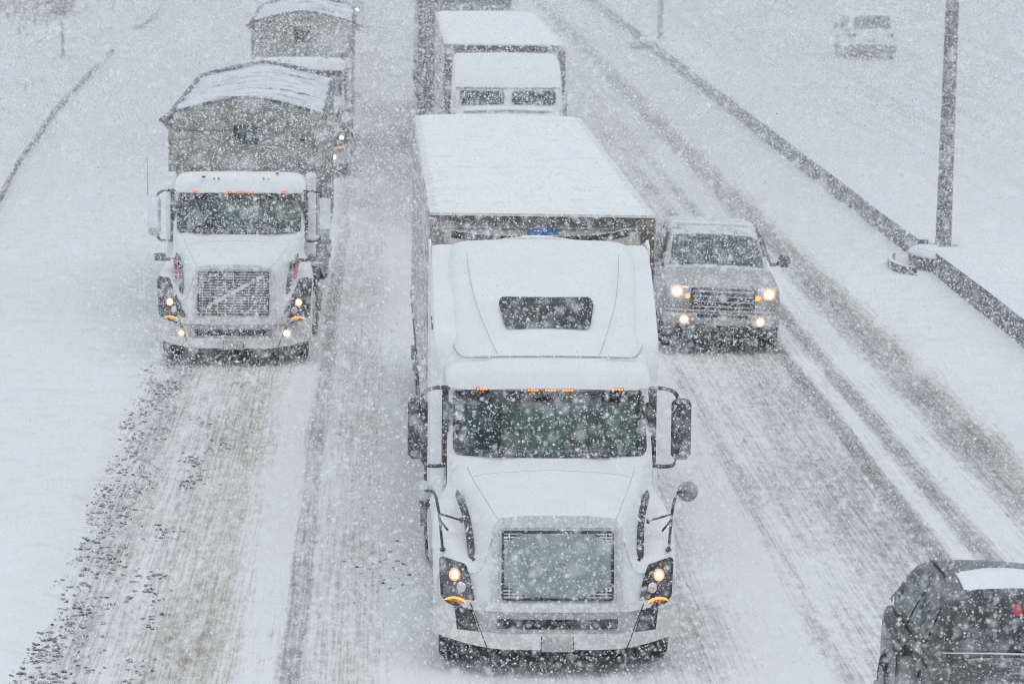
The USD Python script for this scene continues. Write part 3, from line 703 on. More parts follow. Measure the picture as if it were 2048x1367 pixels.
            P("roof_lip_snow", loft([np.array([(x, 5.70, 3.80), (x, 5.70, 3.80 + h), (x, 5.80, 3.81 + h), (x, 5.92, 3.80)]) for x, h in zip(np.linspace(-.5, .45, 15), .07 * np.sin(np.linspace(.15, math.pi - .15, 15)) ** .6)]), "fresh_snow", label="snow heaped on the middle of the roof lip")
            P("roof_lip_stay", [bx(s * .6 - .03, s * .6 + .03, 5.45, 5.8, 3.70, 3.82) for s in (-1, 1)], "black_plastic")
        else:
            sl = []
            for y, zt, w in ((3.02, 2.92, 1.02), (3.06, 3.0, 1.08), (3.14, 3.28, 1.13), (3.22, 3.42, 1.14), (3.55, 3.68, 1.14), (4.0, 3.84, 1.13), (4.4, 3.90, 1.12), (5.3, 3.93, 1.12), (5.6, 3.9, 1.1)):
                half = chaikin([(0, zt), (w * .7, zt - .015), (w - .05, zt - .03), (w, zt - .12), (w + .03, 2.7), (w + .03, 1.0)], 2)
                ring = mirrored(half); sl.append(np.c_[ring[:, 0], y + .12 * (ring[:, 0] / 1.1) ** 2, ring[:, 1]])
            P("sleeper", loft(sl), paint, label="tall white sleeper with rounded roof")
            uy = lambda x, z: 3.06 + (z - 3.0) * .29 + .12 * (x / 1.1) ** 2
            for s, q in zip((1, -1), both([(.08, 2.965), (1.0, 2.965), (1.0, 3.245), (.08, 3.245)])):
                P("upper_window", patch(rounded(q, .07), uy, off=.03, thick=.06, edge=.12), "dark_glass")
            P("roof_seam", patch([(-1.08, 3.30), (1.08, 3.30), (1.08, 3.312), (-1.08, 3.312)], uy, off=.03, thick=.06, edge=.2), "rim_grey")
            P("roof_snow", shells([(2.5, (2.90, .9, .03, 2.85)), (2.7, (2.95, .95, .04, 2.85)), (3.0, (2.965, .95, .04, 2.85)), (3.05, (2.96, .95, .04, 2.85))]), "fresh_snow", label="snow lying on the cab roof below the windows")
            for s in (-1, 1):
                P("roof_aerial", [rod((s * .86, 2.9, 2.95), (s * .86, 2.9, 3.06), .012, .01, 6)], "black_plastic")
                P("grab_rail", rod((s * 1.22, 3.2, 1.6), (s * 1.22, 3.2, 3.2), .018, None, 6), "black_plastic")
    # amber clearance lights along the visor
    for x in (-.71, -.175, .01, .195, .725):
        y = 2.39 + .16 * (x / 1.05) ** 2 - .012
        lm = P("marker_light", bx(x - .066, x + .066, y - .012, y + .03, 2.572, 2.602, .006), "amber_lens" if not day else "lamp_orange")
        if not day:
            part(lm, "diode", [bx(x + d - .009, x + d + .009, y - .018, y - .012, 2.579, 2.596) for d in (-.045, -.015, .015, .045)], "lamp_amber", smooth=False)
    return T


NEAR = make_tractor("semi_truck", "nearest white highway truck with high sloped roof, grey winter cover over its grille", "high", (1.735, 37.4, 0))
DAY1 = make_tractor("day_cab_truck", "white day cab truck with snow-clogged grille and fog lights, front of the left lane", "day", (-2.42, 60.4, 0), group=None)
DAY2 = copy_of(DAY1, "day_cab_truck", "second day cab truck in the left lane, mostly hidden behind the first tarped trailer", (-2.15, 95.4, 0))
DAY3 = copy_of(DAY1, "day_cab_truck", "farthest left lane truck, only a headlight showing past the second tarped trailer", (-2.36, 172.0, 0))
TWIN = make_tractor("sleeper_truck", "white truck with two small upper windows, seen over the nearest trailer's roof", "twin", (2.53, 76.15, 0))
DARK = make_tractor("semi_truck", "dark truck whose left edge shows past the second box trailer", "high", (2.22, 101.9, 0), paint="charcoal_paint")


# ------------------------------------------------------------------ trailers
def make_trailer(name, label, loc, L, roll=0.0, W=1.31, group=None):
    T = thing(name, label, "trailer", loc, roll, group=group)
    P = lambda *a, **k: part(T, *a, **k)
    z0, z1 = 1.15, 4.02
    # snow on the roof, rippled over the roof bows
    X, Y = np.meshgrid(np.linspace(-W - .005, W + .005, 15), np.linspace(-.02, L + .02, int(L / .05)))
    e = .010 * np.cos(2 * np.pi * Y / .305) + .006 * np.cos(2 * np.pi * Y / .61 + .4) + .012 * (meshkit.fbm(np.stack([X * 1.2, Y * 1.2, 0 * X], -1), 3, 4) - .5)
    Z = 4.045 + e * np.clip((W - np.abs(X)) / .12 + .25, 0, 1) + .02 * (1 - (X / W) ** 2)
    Z[0], Z[-1] = 4.015, 4.015; Z[:, 0] = Z[:, -1] = 4.015
    ny, nx_ = X.shape; i, j = np.meshgrid(np.arange(ny - 1), np.arange(nx_ - 1), indexing="ij"); i, j = i.ravel(), j.ravel()
    top = trimesh.Trimesh(np.c_[X.ravel(), Y.ravel(), Z.ravel()], np.vstack([np.c_[i * nx_ + j, i * nx_ + j + 1, (i + 1) * nx_ + j + 1], np.c_[i * nx_ + j, (i + 1) * nx_ + j + 1, (i + 1) * nx_ + j]]), process=False)
    P("roof", [top], "roof_snow", smooth=True, label="roof under a rippled layer of snow")
    P("roof_edge", [bx(-W - .004, W + .004, -.024, L + .024, 4.0, 4.032)], "white_paint_dirty")
    f = -.002
    P("front_wall", bx(-W + .16, W - .16, f + .012, .04, z0, 3.88), "trailer_tan", smooth=False)
    P("front_top_rail", [bx(-W, W, f - .01, .05, 3.88, 4.0), bx(-W + .16, W - .16, f - .004, .03, 3.84, 3.852)], "trailer_brown", smooth=False)
    for s in (-1, 1):
        P("corner_post", bx(s * (W - .08) - .08, s * (W - .08) + .08, f - .01, .05, z0, 3.88), "trailer_brown", smooth=False)
        P("side_wall", bx(s * W - .02, s * W + .02, .05, L - .05, z0 + .12, 4.0), "trailer_side", smooth=False)
        P("side_rail", bx(s * W - .03, s * W + .03, .05, L - .05, z0, z0 + .118), "chassis_black", smooth=False)
        for k in range(int(L / 1.22)):
            P("side_seam", bx(s * W - .025, s * W + .025, .6 + k * 1.22, .64 + k * 1.22, z0 + .125, 3.97), "bumper_grey", smooth=False)
        P("marker_light", bx(s * (W - .03) - .016, s * (W - .03) + .016, f - .03, f - .012, 3.955, 3.972), "lamp_orange")
        P("marker_light", bx(s * W - .035, s * W + .035, L * .5, L * .5 + .08, z0 + .03, z0 + .08), "amber_lens")
        P("landing_leg", bx(s * .85 - .06, s * .85 + .06, 2.5, 2.62, .25, z0), "chassis_black", smooth=False)
        P("skirt", bx(s * (W - .05) - .012, s * (W - .05) + .012, 3.0, L - 4.2, .32, z0 - .01), "black_half_snow", smooth=False)
        for y in (L - 3.2, L - 1.9):
            wheel(T, s * 1.0, y, .5, .56, s)
    P("chassis", [bx(-.5, .5, .6, L - .4, .85, 1.13), bx(-1.2, 1.2, .05, L - .05, 1.09, 1.15)], "chassis_black", smooth=False)
    P("rear_door", bx(-W + .08, -.01, L - .05, L + .01, z0, 3.95), "white_paint_dirty", smooth=False)
    P("rear_door", bx(.01, W - .08, L - .05, L + .01, z0, 3.95), "white_paint_dirty", smooth=False)
    P("rear_frame", [bx(-W, -W + .075, L - .05, L + .015, z0, 4.0), bx(W - .075, W, L - .05, L + .015, z0, 4.0), bx(-W + .08, W - .08, L - .04, L + .012, 3.955, 4.0)], "bumper_grey", smooth=False)
    return T


BOX1 = make_trailer("box_trailer", "box trailer under rippled snow behind the nearest truck, small blue sign on its nose", (1.795, 44.2, 0), 16.15, roll=0.45)
stage.GetPrimAtPath(BOX1).GetAttribute("xformOp:rotateXYZ").Set(Gf.Vec3f(0, .45, .24))
sg = part(BOX1, "sign", bx(-.175, .175, -.028, -.014, 3.775, 3.872, .004), "blue_paint", label="small blue sign on the front wall")
for k in range(17):   # worn blue lettering that runs down the right front post
    part(BOX1, "letter_mark", bx(1.255 + .012 * (k % 3), 1.275 + .015 * ((k * 7) % 3), -.022, -.013, 3.45 - k * .085, 3.45 - k * .085 + .045 + .012 * ((k * 5) % 3)), "blue_paint", smooth=False)
BOX2 = copy_of(BOX1, "box_trailer", "box trailer behind the truck with two upper windows, farther up the middle lane", (2.55, 82.9, 0), .3)
BOX3 = copy_of(BOX1, "box_trailer", "trailer of the dark truck, behind the second box trailer", (2.22, 108.6, 0), 0.0)


def make_tarp_trailer(name, label, loc, L):
    T = thing(name, label, "trailer", loc)
    P = lambda *a, **k: part(T, *a, **k)
    W, z0, ze, zp = 1.29, 1.2, 3.69, 3.97
    arch = lambda x: ze + (zp - ze) * (1 - (np.abs(x) / W) ** 1.45)
    xs_ = np.linspace(-W, W, 25)
    wall = Polygon([(-W, z0), (W, z0)] + [(x, arch(x) - .012) for x in xs_[::-1]])
    fw_ = P("front_wall", patch(wall, plane_y(0), off=0, thick=.05, edge=.5), "hopper_wall", smooth=False)
    for z, h in ((3.60, .05), (3.40, .012), (2.75, .012), (2.1, .012)):
        part(fw_, "rail", bx(-W + .02, W - .02, -.022, -.002, z, z + h), "trailer_brown" if h < .02 else "hopper_wall", smooth=False)
    for x in (-W + .05, -1.02, 1.02, W - .05):
        part(fw_, "post", bx(x - .04, x + .04, -.032, -.003, z0, 3.56), "hopper_wall", smooth=False)
    wn = P("wall_opening", bx(-.22, .19, -.03, -.004, 3.17, 3.49, .01), "black_plastic", label="dark square opening with a bent cover")
    part(wn, "cover", bx(-.12, .17, -.05, -.032, 3.27, 3.50, .008), "interior_grey")
    P("latch", bx(.92, 1.02, -.05, -.034, 3.2, 3.27), "black_plastic")
    for k in range(6):
        P("reflector_strip", bx(-.72 + k * .09, -.66 + k * .09, -.008, -.001, 3.215, 3.24), "red_paint" if k % 2 == 0 else "bumper_grey", smooth=False)
    # tarp: arched over bows, sagging between them
    ny = 90
    X, Y = np.meshgrid(np.linspace(-W - .02, W + .02, 33), np.linspace(-.01, L, ny))
    ph = Y / L * 4
    sag = .085 * np.abs(np.sin(np.pi * ph)) ** .8 * (1 - .5 * (X / W) ** 2)
    cre = .018 * np.cos(9 * Y / L * 6.28 + 5 * np.abs(X)) * (meshkit.noise(np.stack([X, Y * 2, 0 * X], -1), 3))
    Z = arch(np.clip(X, -W, W)) - sag + cre + .02 * (meshkit.fbm(np.stack([X * 2, Y, 0 * X], -1), 3, 7) - .5)
    n = X.shape[1]; i, j = np.meshgrid(np.arange(ny - 1), np.arange(n - 1), indexing="ij"); i, j = i.ravel(), j.ravel()
    tp = P("tarp", (np.c_[X.ravel(), Y.ravel(), Z.ravel()], np.c_[i * n + j, i * n + j + 1, (i + 1) * n + j + 1, (i + 1) * n + j]), "tarp", smooth=True, label="arched tarpaulin dusted with snow, sagging between its bows")
    for k, y in enumerate((0.0, L)):
        part(tp, "bow", tube([(x, y, arch(x) + .012) for x in xs_], .022 if k == 0 else .045, 7), "tarp_dark")
    P("rear_cap", patch(Polygon([(x, arch(x) - .25) for x in xs_] + [(x, arch(x) + .06) for x in xs_[::-1]]), plane_y(L + .08), off=0, thick=.05, edge=.4), "tarp_dark")
    for k in range(4):
        y = 1.6 + k * 2.3
        part(tp, "crease", tube([(x, y + .55 * abs(x) + .08 * math.sin(7 * x), np.interp(y + .5 * abs(x), np.linspace(0, L, ny), Z[:, int((x + W) / (2 * W) * 32)]) + .006) for x in np.linspace(.05 if k % 2 else -1.0, 1.0 if k % 2 else -.1, 9)], [.004] + [.012] * 7 + [.004], 5), "tarp_dark")
    for s in (-1, 1):
        P("side_wall", bx(s * W - .03, s * W + .03, .05, L, z0, ze - .03), "hopper_wall", smooth=False)
        P("tarp_roll", tube([(s * (W + .05), 0, ze - .05), (s * (W + .05), L, ze - .05)], .06, 9), "tarp_dark")
        for k in range(9):
            P("side_rib", bx(s * (W + .05) - .03, s * (W + .05) + .03, .5 + k * 1.1, .6 + k * 1.1, z0, ze - .12), "hopper_wall", smooth=False)
        for y in (L - 2.6, L - 1.3):
            wheel(T, s * 1.0, y, .5, .56, s)
    fl = trimesh.creation.extrude_polygon(Polygon([(-W - .02, 3.70), (-W - .22, 3.59), (-W - .02, 3.38)]), .5); fl.apply_transform(np.array([[1, 0, 0, 0], [0, 0, -1, .45], [0, 1, 0, 0], [0, 0, 0, 1.]]))
    P("tarp_flap", fl, "trailer_brown", smooth=False)
    P("chassis", [bx(-.5, .5, .5, L - .2, .8, z0 - .002), bx(-.2, .2, .3, .6, .5, .9)], "chassis_black", smooth=False)
    P("tailgate", bx(-W + .035, W - .035, L - .04, L + .03, z0, ze - .05), "hopper_wall", smooth=False)
    return T


TARP1 = make_tarp_trailer("tarp_trailer", "grey open-top trailer under an arched snowy tarpaulin, behind the front left truck", (-2.40, 65.5, 0), 10.3)
TARP2 = copy_of(TARP1, "tarp_trailer", "farther arched tarpaulin trailer, behind the second left lane truck", (-2.2, 100.2, 0), yaw=.6)


# ------------------------------------------------------------------ cars
def body_loft(stations, n=18, flare=.02):
    """stations: (y, (half width, bottom, shoulder height, top))."""
    rr = []
    for y, (w, zb, zs, zt) in between(stations, n):
        half = chaikin([(0, zt), (w * .6, zt - .01), (w - .12, zt - .035), (w - .02, zs), (w, (zs + zb) / 2 + .1), (w - .01, zb + .12), (w - .07, zb), (0, zb)], 2)
        rr.append(np.c_[mirrored_closed(half)[:, 0], np.full(2 * len(half) - 2, y), mirrored_closed(half)[:, 1]])
    return loft(rr)


def mirrored_closed(half):
    h = np.array(half, float); o = h[1:-1][::-1].copy(); o[:, 0] *= -1
    return np.vstack([h, o])


def house_loft(stations, n=14, rnd=False):
    """stations: (y, (half width below, half width above, bottom, top)): the glazed upper body."""
    rr = []
    for y, (wb, wt, zb, zt) in between(stations, n):
        k = min(1, (zt - zb) / .3)
        half = chaikin([(0, zt + (.02 if rnd else 0)), (wt * .6, zt - .008 * (1 - rnd)), (wt - .03, zt - .03), (wt + .015, zt - .09 * k), (wb, zb), (0, zb)] if not rnd else
                       [(0, zt + .02), (wt * .5, zt + .012), (wt * .9, zt - .03 * k), (wt + .02, zt - .12 * k), (wt * .45 + wb * .55, zb + (zt - zb) * .45), (wb, zb), (0, zb)], 3 if rnd else 2)
        c = mirrored_closed(half)
        rr.append(np.c_[c[:, 0], np.full(len(c), y), c[:, 1]])
    return loft(rr)


def quad(a, b, c, d, t=.015, n=6):
    """A thin pane on four corners, raised outward by t."""
    a, b, c, d = (np.array(k, float) for k in (a, b, c, d))
    nn = np.cross(b - a, d - a); nn /= np.linalg.norm(nn)
    lo, hi = [], []
    return trimesh.convex.convex_hull(np.array([a, b, c, d, a + nn * t, b + nn * t, c + nn * t, d + nn * t]))


def pane_on(m_, a, b, c, d, lift=.012, nu=14, nv=8):
    """A pane draped on the mesh m_ over the plan quadrilateral a b c d."""
    a, b, c, d = (np.array(k, float) for k in (a, b, c, d))
    u, v = np.meshgrid(np.linspace(0, 1, nu), np.linspace(0, 1, nv))
    u, v = u.ravel()[:, None], v.ravel()[:, None]
    q = (a * (1 - u) + b * u) * (1 - v) + (d * (1 - u) + c * u) * v
    loc, ray, _ = trimesh.ray.ray_triangle.RayMeshIntersector(m_).intersects_location(np.c_[q, np.full(len(q), 5.0)], np.tile([0, 0, -1.0], (len(q), 1)), multiple_hits=False)
    z = np.full(len(q), 1.0); z[ray] = loc[:, 2]
    i, j = np.meshgrid(np.arange(nv - 1), np.arange(nu - 1), indexing="ij"); i, j = i.ravel(), j.ravel()
    f = np.c_[i * nu + j, i * nu + j + 1, (i + 1) * nu + j + 1, (i + 1) * nu + j]
    top = np.c_[q[:, 0], q[:, 1] - lift * .6, z + lift]
    return top, f


def pane_side(m_, poly, s, lift=.010, r=.05, edge=.12):
    """A pane draped on the side s of the mesh m_; its outline is given in y and z."""
    t = patch(rounded(poly, r), plane_y(0), 0, .01, edge, grid=True)
    k = int(0); v, f = t.vertices, t.faces
    keep = (np.abs(v[f][:, :, 1]) < 1e-9).all(1); f = f[keep]
    used, inv = np.unique(f, return_inverse=True); v = v[used]; f = inv.reshape(-1, 3)
    loc, ray, _ = trimesh.ray.ray_triangle.RayMeshIntersector(m_).intersects_location(np.c_[np.full(len(v), 3.0 * s), v[:, 0], v[:, 2]], np.tile([-float(s), 0, 0], (len(v), 1)), multiple_hits=False)
    x = np.full(len(v), s * .8); x[ray] = loc[:, 0]
    hit = np.zeros(len(v), bool); hit[ray] = True
    f = f[hit[f].all(1) & (np.ptp(x[f], axis=1) < .25)]
    return np.c_[x + s * lift, v[:, 0], v[:, 2]], f


# silver pickup in the right lane
K = thing("pickup_truck", "silver pickup truck with headlights on, in the lane right of the nearest trailer", "pickup", (5.52, 62.1, 0), roll=2.0)
P = lambda *a, **k: part(K, *a, **k)
P("body", body_loft([(.10, (.90, .42, .98, 1.10)), (.22, (.965, .40, 1.08, 1.17)), (.7, (.985, .40, 1.14, 1.22)), (1.45, (.99, .40, 1.20, 1.30)), (2.4, (.99, .40, 1.22, 1.30)), (3.6, (.99, .42, 1.24, 1.30)), (5.7, (.98, .45, 1.24, 1.28))]), "silver_paint")
CAB = house_loft([(1.40, (.90, .80, 1.24, 1.30)), (1.62, (.92, .79, 1.24, 1.47)), (2.15, (.94, .74, 1.24, 1.80)), (2.45, (.95, .73, 1.24, 1.92)), (3.0, (.95, .73, 1.24, 1.965)), (3.7, (.95, .72, 1.24, 1.94)), (3.95, (.94, .74, 1.24, 1.85)), (4.02, (.93, .78, 1.24, 1.6))], 20)
P("cabin", CAB, "silver_roof")
P("windshield", pane_on(CAB, (-.80, 1.455), (.80, 1.455), (.705, 2.11), (-.705, 2.11)), "teal_glass", smooth=True)
P("roof_snow_ridge", tube(curve([(-.66, 2.44, 1.935), (-.2, 2.42, 1.945), (.3, 2.42, 1.945), (.68, 2.46, 1.93)], 14), .022, 7), "fresh_snow", label="ridge of snow along the front of the roof")
P("wiper", [tube([(-.6, 1.43, 1.345), (.05, 1.5, 1.375)], .012, 6), tube([(.0, 1.43, 1.345), (.6, 1.5, 1.375)], .012, 6)], "black_plastic")
P("windshield_snow", loft([np.array([(x, 1.42, 1.31), (x, 1.46, 1.315 + h), (x, 1.52, 1.34 + h)]) for x, h in zip(np.linspace(-.25, .35, 9), .05 * np.sin(np.linspace(.2, 2.94, 9)))]), "fresh_snow", label="snow caught above the hood")
for s in (-1, 1):
    P("side_window", quad((s * .955, 1.75, 1.33), (s * .965, 2.85, 1.33), (s * .80, 2.85, 1.82), (s * .805, 2.2, 1.78), .01 * s), "dark_glass", smooth=False)
    P("side_window", quad((s * .965, 2.92, 1.33), (s * .96, 3.75, 1.33), (s * .79, 3.65, 1.82), (s * .80, 2.92, 1.83), .01 * s), "dark_glass", smooth=False)
    mr = P("side_mirror", bx(s * 1.17 - .11, s * 1.17 + .11, 1.78, 1.92, 1.30, 1.50, .05), "black_snowy")
    part(mr, "mirror_arm", rod((s * .93, 1.85, 1.33), (s * 1.12, 1.85, 1.36), .03), "black_snowy")
    h = P("headlight", bx(s * .72 - .17, s * .72 + .17, .06, .2, .915, 1.115, .03), "reflector")
    part(h, "lamp", dome_cap((s * .76, .06, 1.03), .078, .03), "lamp_white")
    part(h, "lamp_halo", disc((s * .76, .064, 1.03), .106, (0, -1, 0), .012, 22), "halo_glow")  # bloom around the lamp, made as a glowing disc
    part(h, "turn_signal", dome_cap((s * .585, .06, .955), .045, .02), "lamp_amber")
    f = P("fog_light", dome_cap((s * .63, -.035, .575), .05, .03), "lamp_white")
    part(f, "lamp_halo", disc((s * .63, -.022, .575), .082, (0, -1, 0), .012, 22), "halo_glow")  # fog lamp bloom, made as a glowing disc
    wheel(K, s * .85, 1.05, .40, .26, s); wheel(K, s * .85, 4.5, .40, .26, s)
    P("roof_drip", [bx(x - .03, x + .03, 2.30, 2.36, 1.865, 1.885) for x in (s * .15, s * .4)], "fresh_snow", smooth=False)
gr = P("grille", patch(rounded([(-.545, .72), (.545, .72), (.52, 1.10), (-.52, 1.10)], .04), plane_y(.07), off=.01, thick=.1, edge=.3), "black_half_snow")
for k in range(4):
    part(gr, "grille_slat", bx(-.5, .5, .045, .062, .78 + k * .085, .80 + k * .085), "bumper_grey", smooth=False)
part(gr, "badge", disc((0, .045, .93), .07, (0, -1, 0), .02), "chrome_snow")
bp = P("bumper", [bx(-.95, .95, -.01, .3, .50, .68, .05), bx(-.90, .90, .04, .3, .68, .74, .02)], "silver_paint")
part(bp, "intake", bx(-.42, .42, -.02, .02, .62, .67, .004), "black_plastic")
P("valance", [bx(-.93, .93, .06, .5, .26, .50, .04)], "black_half_snow")
P("number_plate", bx(-.155, .155, -.032, -.018, .495, .625, .004), "plate_white")
P("chassis", bx(-.8, .8, .4, 5.3, .25, .45), "chassis_black")
P("inspection_sticker", bx(.78, .85, 1.40, 1.42, 1.335, 1.365), "hi_vis")
P("cargo_bed", [bx(-.90, .90, 4.1, 5.65, 1.29, 1.305)], "fresh_snow", label="open bed filled with snow")

# black crossover at the lower right
C = thing("crossover_car", "black crossover with snow on its roof, cut off at the lower right corner", "car", (5.62, 31.75, 0), roll=2.2)
P = lambda *a, **k: part(C, *a, **k)
BODY = body_loft([(.02, (.70, .30, .72, .80)), (.15, (.86, .26, .80, .90)), (.6, (.90, .24, .92, 1.02)), (1.35, (.91, .24, 1.02, 1.14)), (2.4, (.91, .24, 1.05, 1.12)), (3.5, (.90, .26, 1.08, 1.12)), (4.2, (.86, .32, 1.02, 1.06)), (4.4, (.78, .36, .95, 1.0))])
P("body", BODY, "black_car_paint")
hx, hy = np.meshgrid(np.linspace(-.74, .74, 15), np.linspace(.28, 1.34, 12))
hz = .935 + .21 * ((hy - .28) / 1.06) ** .8 - .05 * (hx / .74) ** 2 + .012
n = 15; i, j = np.meshgrid(np.arange(11), np.arange(14), indexing="ij"); i, j = i.ravel(), j.ravel()
P("hood", (np.c_[hx.ravel() * (.84 + .16 * (hy.ravel() - .28) / 1.06), hy.ravel(), hz.ravel()], np.c_[i * n + j, i * n + j + 1, (i + 1) * n + j + 1, (i + 1) * n + j]), "black_hood_paint", smooth=True, label="hood blotched with wet snow")
CAB = house_loft([(1.30, (.82, .70, 1.06, 1.12)), (1.5, (.84, .68, 1.06, 1.27)), (2.02, (.86, .585, 1.06, 1.575)), (2.2, (.87, .58, 1.06, 1.625)), (2.6, (.87, .615, 1.06, 1.655)), (3.1, (.88, .65, 1.06, 1.645)), (3.7, (.87, .66, 1.06, 1.57)), (4.2, (.84, .62, 1.05, 1.28)), (4.35, (.80, .62, 1.04, 1.10))], 26, True)
P("cabin", CAB, "black_car_paint")
P("windshield", pane_on(CAB, (-.69, 1.37), (.69, 1.37), (.555, 2.02), (-.555, 2.02)), "dark_glass", smooth=True)
for s in (-1, 1):
    P("pillar_frost", pane_on(CAB, (s * .704, 1.36), (s * .696, 1.36), (s * .558, 2.02), (s * .564, 2.02), .018, 4, 10), "black_hood_paint", smooth=True, label="line of wet snow along the windshield pillar")
P("tag", pane_on(CAB, (-.02, 1.72), (.06, 1.72), (.06, 1.86), (-.02, 1.86), .02, 4, 4), "red_paint", smooth=True, label="small red tag behind the windshield")
P("wiper", [tube([(-.66, 1.38, 1.19), (-.02, 1.43, 1.225)], .012, 6), tube([(-.02, 1.38, 1.19), (.6, 1.43, 1.225)], .012, 6)], "black_plastic")
P("wiper_snow", tube([(-.70, 1.355, 1.165), (-.2, 1.35, 1.180), (.3, 1.35, 1.185), (.7, 1.355, 1.17)], [.005, .009, .010, .005], 6), "fresh_snow")
sx = np.linspace(-.42, .5, 15)
P("roof_snow", loft([np.array([(x, 2.10 + .02 * math.sin(9 * x), 1.60), (x, 2.16, 1.61 + .045 * h), (x, 2.5, 1.645 + .055 * h), (x, 2.72 + .25 * h, 1.645 + .02 * h), (x, 2.8 + .3 * h, 1.62)]) for x, h in zip(sx, np.sin(np.linspace(.05, 3.09, 15)) ** .7)]), "fresh_snow", label="slab of snow on the roof")
for s in (-1, 1):
    P("side_window", pane_side(CAB, [(1.70, 1.12), (2.62, 1.12), (2.62, 1.54), (2.3, 1.53), (2.05, 1.44)], s), "frosted_glass", smooth=True)
    P("side_window", pane_side(CAB, [(2.69, 1.12), (3.3, 1.14), (3.62, 1.22), (3.5, 1.40), (3.2, 1.50), (2.69, 1.54)], s), "frosted_glass", smooth=True)
    P("window_snow", [pane_side(CAB, [(1.95, 1.095), (3.5, 1.12), (3.7, 1.20), (3.66, 1.22), (3.4, 1.15), (2.6, 1.135), (1.95, 1.125)], s, .02, 0)], "fresh_snow", smooth=True, label="snow caught along the lower edge of the side windows")
    P("beltline_trim", pane_side(BODY, [(1.42, .90), (3.9, .95), (3.9, 1.03), (1.42, 1.0)], s, .012, .0), "black_snowy", smooth=True)
    rp_, _ = pane_on(CAB, (s * .52, 2.5), (s * .53, 2.5), (s * .53, 3.5), (s * .52, 3.5), .020, 2, 10)
    P("roof_rail", tube(rp_[::2], .018, 7), "black_snowy")
    mr = P("side_mirror", bx(s * 1.0 - .10, s * 1.0 + .10, 1.62, 1.78, 1.06, 1.22, .05), "black_car_paint")
    part(mr, "mirror_arm", rod((s * .86, 1.7, 1.10), (s * .95, 1.7, 1.12), .03), "black_plastic")
    P("headlight", bx(s * .66 - .17, s * .66 + .17, .05, .3, .64, .76, .04), "headlamp_dark")
    wheel(C, s * .80, .88, .35, .24, s); wheel(C, s * .80, 3.55, .35, .24, s)
    P("door_handle", bx(s * .912 - .012, s * .912 + .012, 2.35, 2.52, .90, .93, .008), "black_plastic")
    P("door_seam", tube([(s * .912, 2.66, 1.06), (s * .916, 2.66, .5)], .007, 5), "black_plastic")
P("bumper", bx(-.82, .82, -.02, .3, .32, .56, .08), "black_car_paint")
P("chassis", bx(-.75, .75, .3, 4.1, .2, .32), "chassis_black")

# white van going away on the far carriageway
V = thing("white_van", "faint white van driving away on the opposite carriageway, top right", "van", (19.35, 151.6, 0))
P = lambda *a, **k: part(V, *a, **k)
P("body", body_loft([(-.02, (.92, .40, 1.0, 1.10)), (.06, (1.0, .36, 1.08, 1.14)), (1.0, (1.02, .34, 1.08, 1.14)), (3.6, (1.02, .34, 1.05, 1.12)), (4.6, (.98, .36, .95, 1.02)), (4.9, (.85, .4, .85, .92))]), "white_paint")
P("cabin", house_loft([(.0, (.92, .80, 1.08, 1.14)), (.05, (.96, .80, 1.08, 1.35)), (.2, (.97, .81, 1.08, 1.80)), (.4, (.98, .82, 1.08, 1.86)), (2.6, (.98, .82, 1.08, 1.86)), (3.1, (.96, .78, 1.08, 1.70)), (3.8, (.92, .8, 1.05, 1.14))], 20), "white_paint")
P("rear_window", quad((-.72, .02, 1.26), (.72, .02, 1.26), (.70, .17, 1.74), (-.70, .17, 1.74), .02), "dark_glass", smooth=False)
for s in (-1, 1):
    P("taillight", bx(s * .80 - .17, s * .80 + .17, -.02, .06, .90, 1.06, .02), "tail_red")
    P("side_window", quad((s * .985, .7, 1.2), (s * .985, 2.6, 1.2), (s * .86, 2.5, 1.70), (s * .865, .6, 1.70), .02 * s), "dark_glass", smooth=False)
    P("side_mirror", bx(s * 1.13 - .1, s * 1.13 + .1, 2.9, 3.0, 1.15, 1.35, .04), "black_plastic")
    wheel(V, s * .88, .9, .36, .24, s); wheel(V, s * .88, 3.9, .36, .24, s)
P("bumper", bx(-.98, .98, -.10, .2, .30, .62, .06), "black_half_snow")
P("number_plate", bx(-.16, .16, -.045, -.03, .72, .84), "plate_white")
P("chassis", bx(-.85, .85, .1, 4.5, .18, .4), "chassis_black")


# ------------------------------------------------------------------ median barrier, guard rails, lamp posts
def wall_run(name, label, category, pts, prof, material, group=None, step=1.5):
    """A profile (offset, height) swept along a ground polyline."""
    p = np.array(pts, float); s = np.r_[0, np.cumsum(np.linalg.norm(np.diff(p, axis=0), axis=1))]
    t = np.linspace(0, s[-1], max(2, int(s[-1] / step)))
    c = np.c_[np.interp(t, s, p[:, 0]), np.interp(t, s, p[:, 1])]
    d = np.gradient(c, axis=0); d /= np.linalg.norm(d, axis=1, keepdims=True); nrm = np.c_[d[:, 1], -d[:, 0]]
    nz = meshkit.fbm(np.c_[c * .25, 0 * t], 3, 2) - .5
    rings = [[(a[0] + o * q[0], a[1] + o * q[1], (z if z <= 0 else z + .06 * e)) for o, z in prof] for a, q, e in zip(c, nrm, nz)]
    path = part("/World", name, loft(rings), material, smooth=30)
    return tag(path, label, category, group)


BAR = [(-.16, -.1), (-.15, .10), (-.11, .25), (-.09, .47), (.09, .47), (.11, .25), (.15, .10), (.16, -.1)]
bpts = lambda a, b: [(10.85 + .0016 * (y - 65), y) for y in np.linspace(a, b, 24)]
wall_run("concrete_barrier", "low concrete median barrier nearest the camera, in front of the near lamp post", "barrier", bpts(20, 73.9), BAR, "concrete")
wall_run("concrete_barrier", "concrete median barrier running between the two lamp posts", "barrier", bpts(76.3, 157.6), BAR, "concrete")
wall_run("concrete_barrier", "far concrete median barrier beyond the second lamp post", "barrier", bpts(160.6, 330), BAR, "concrete")


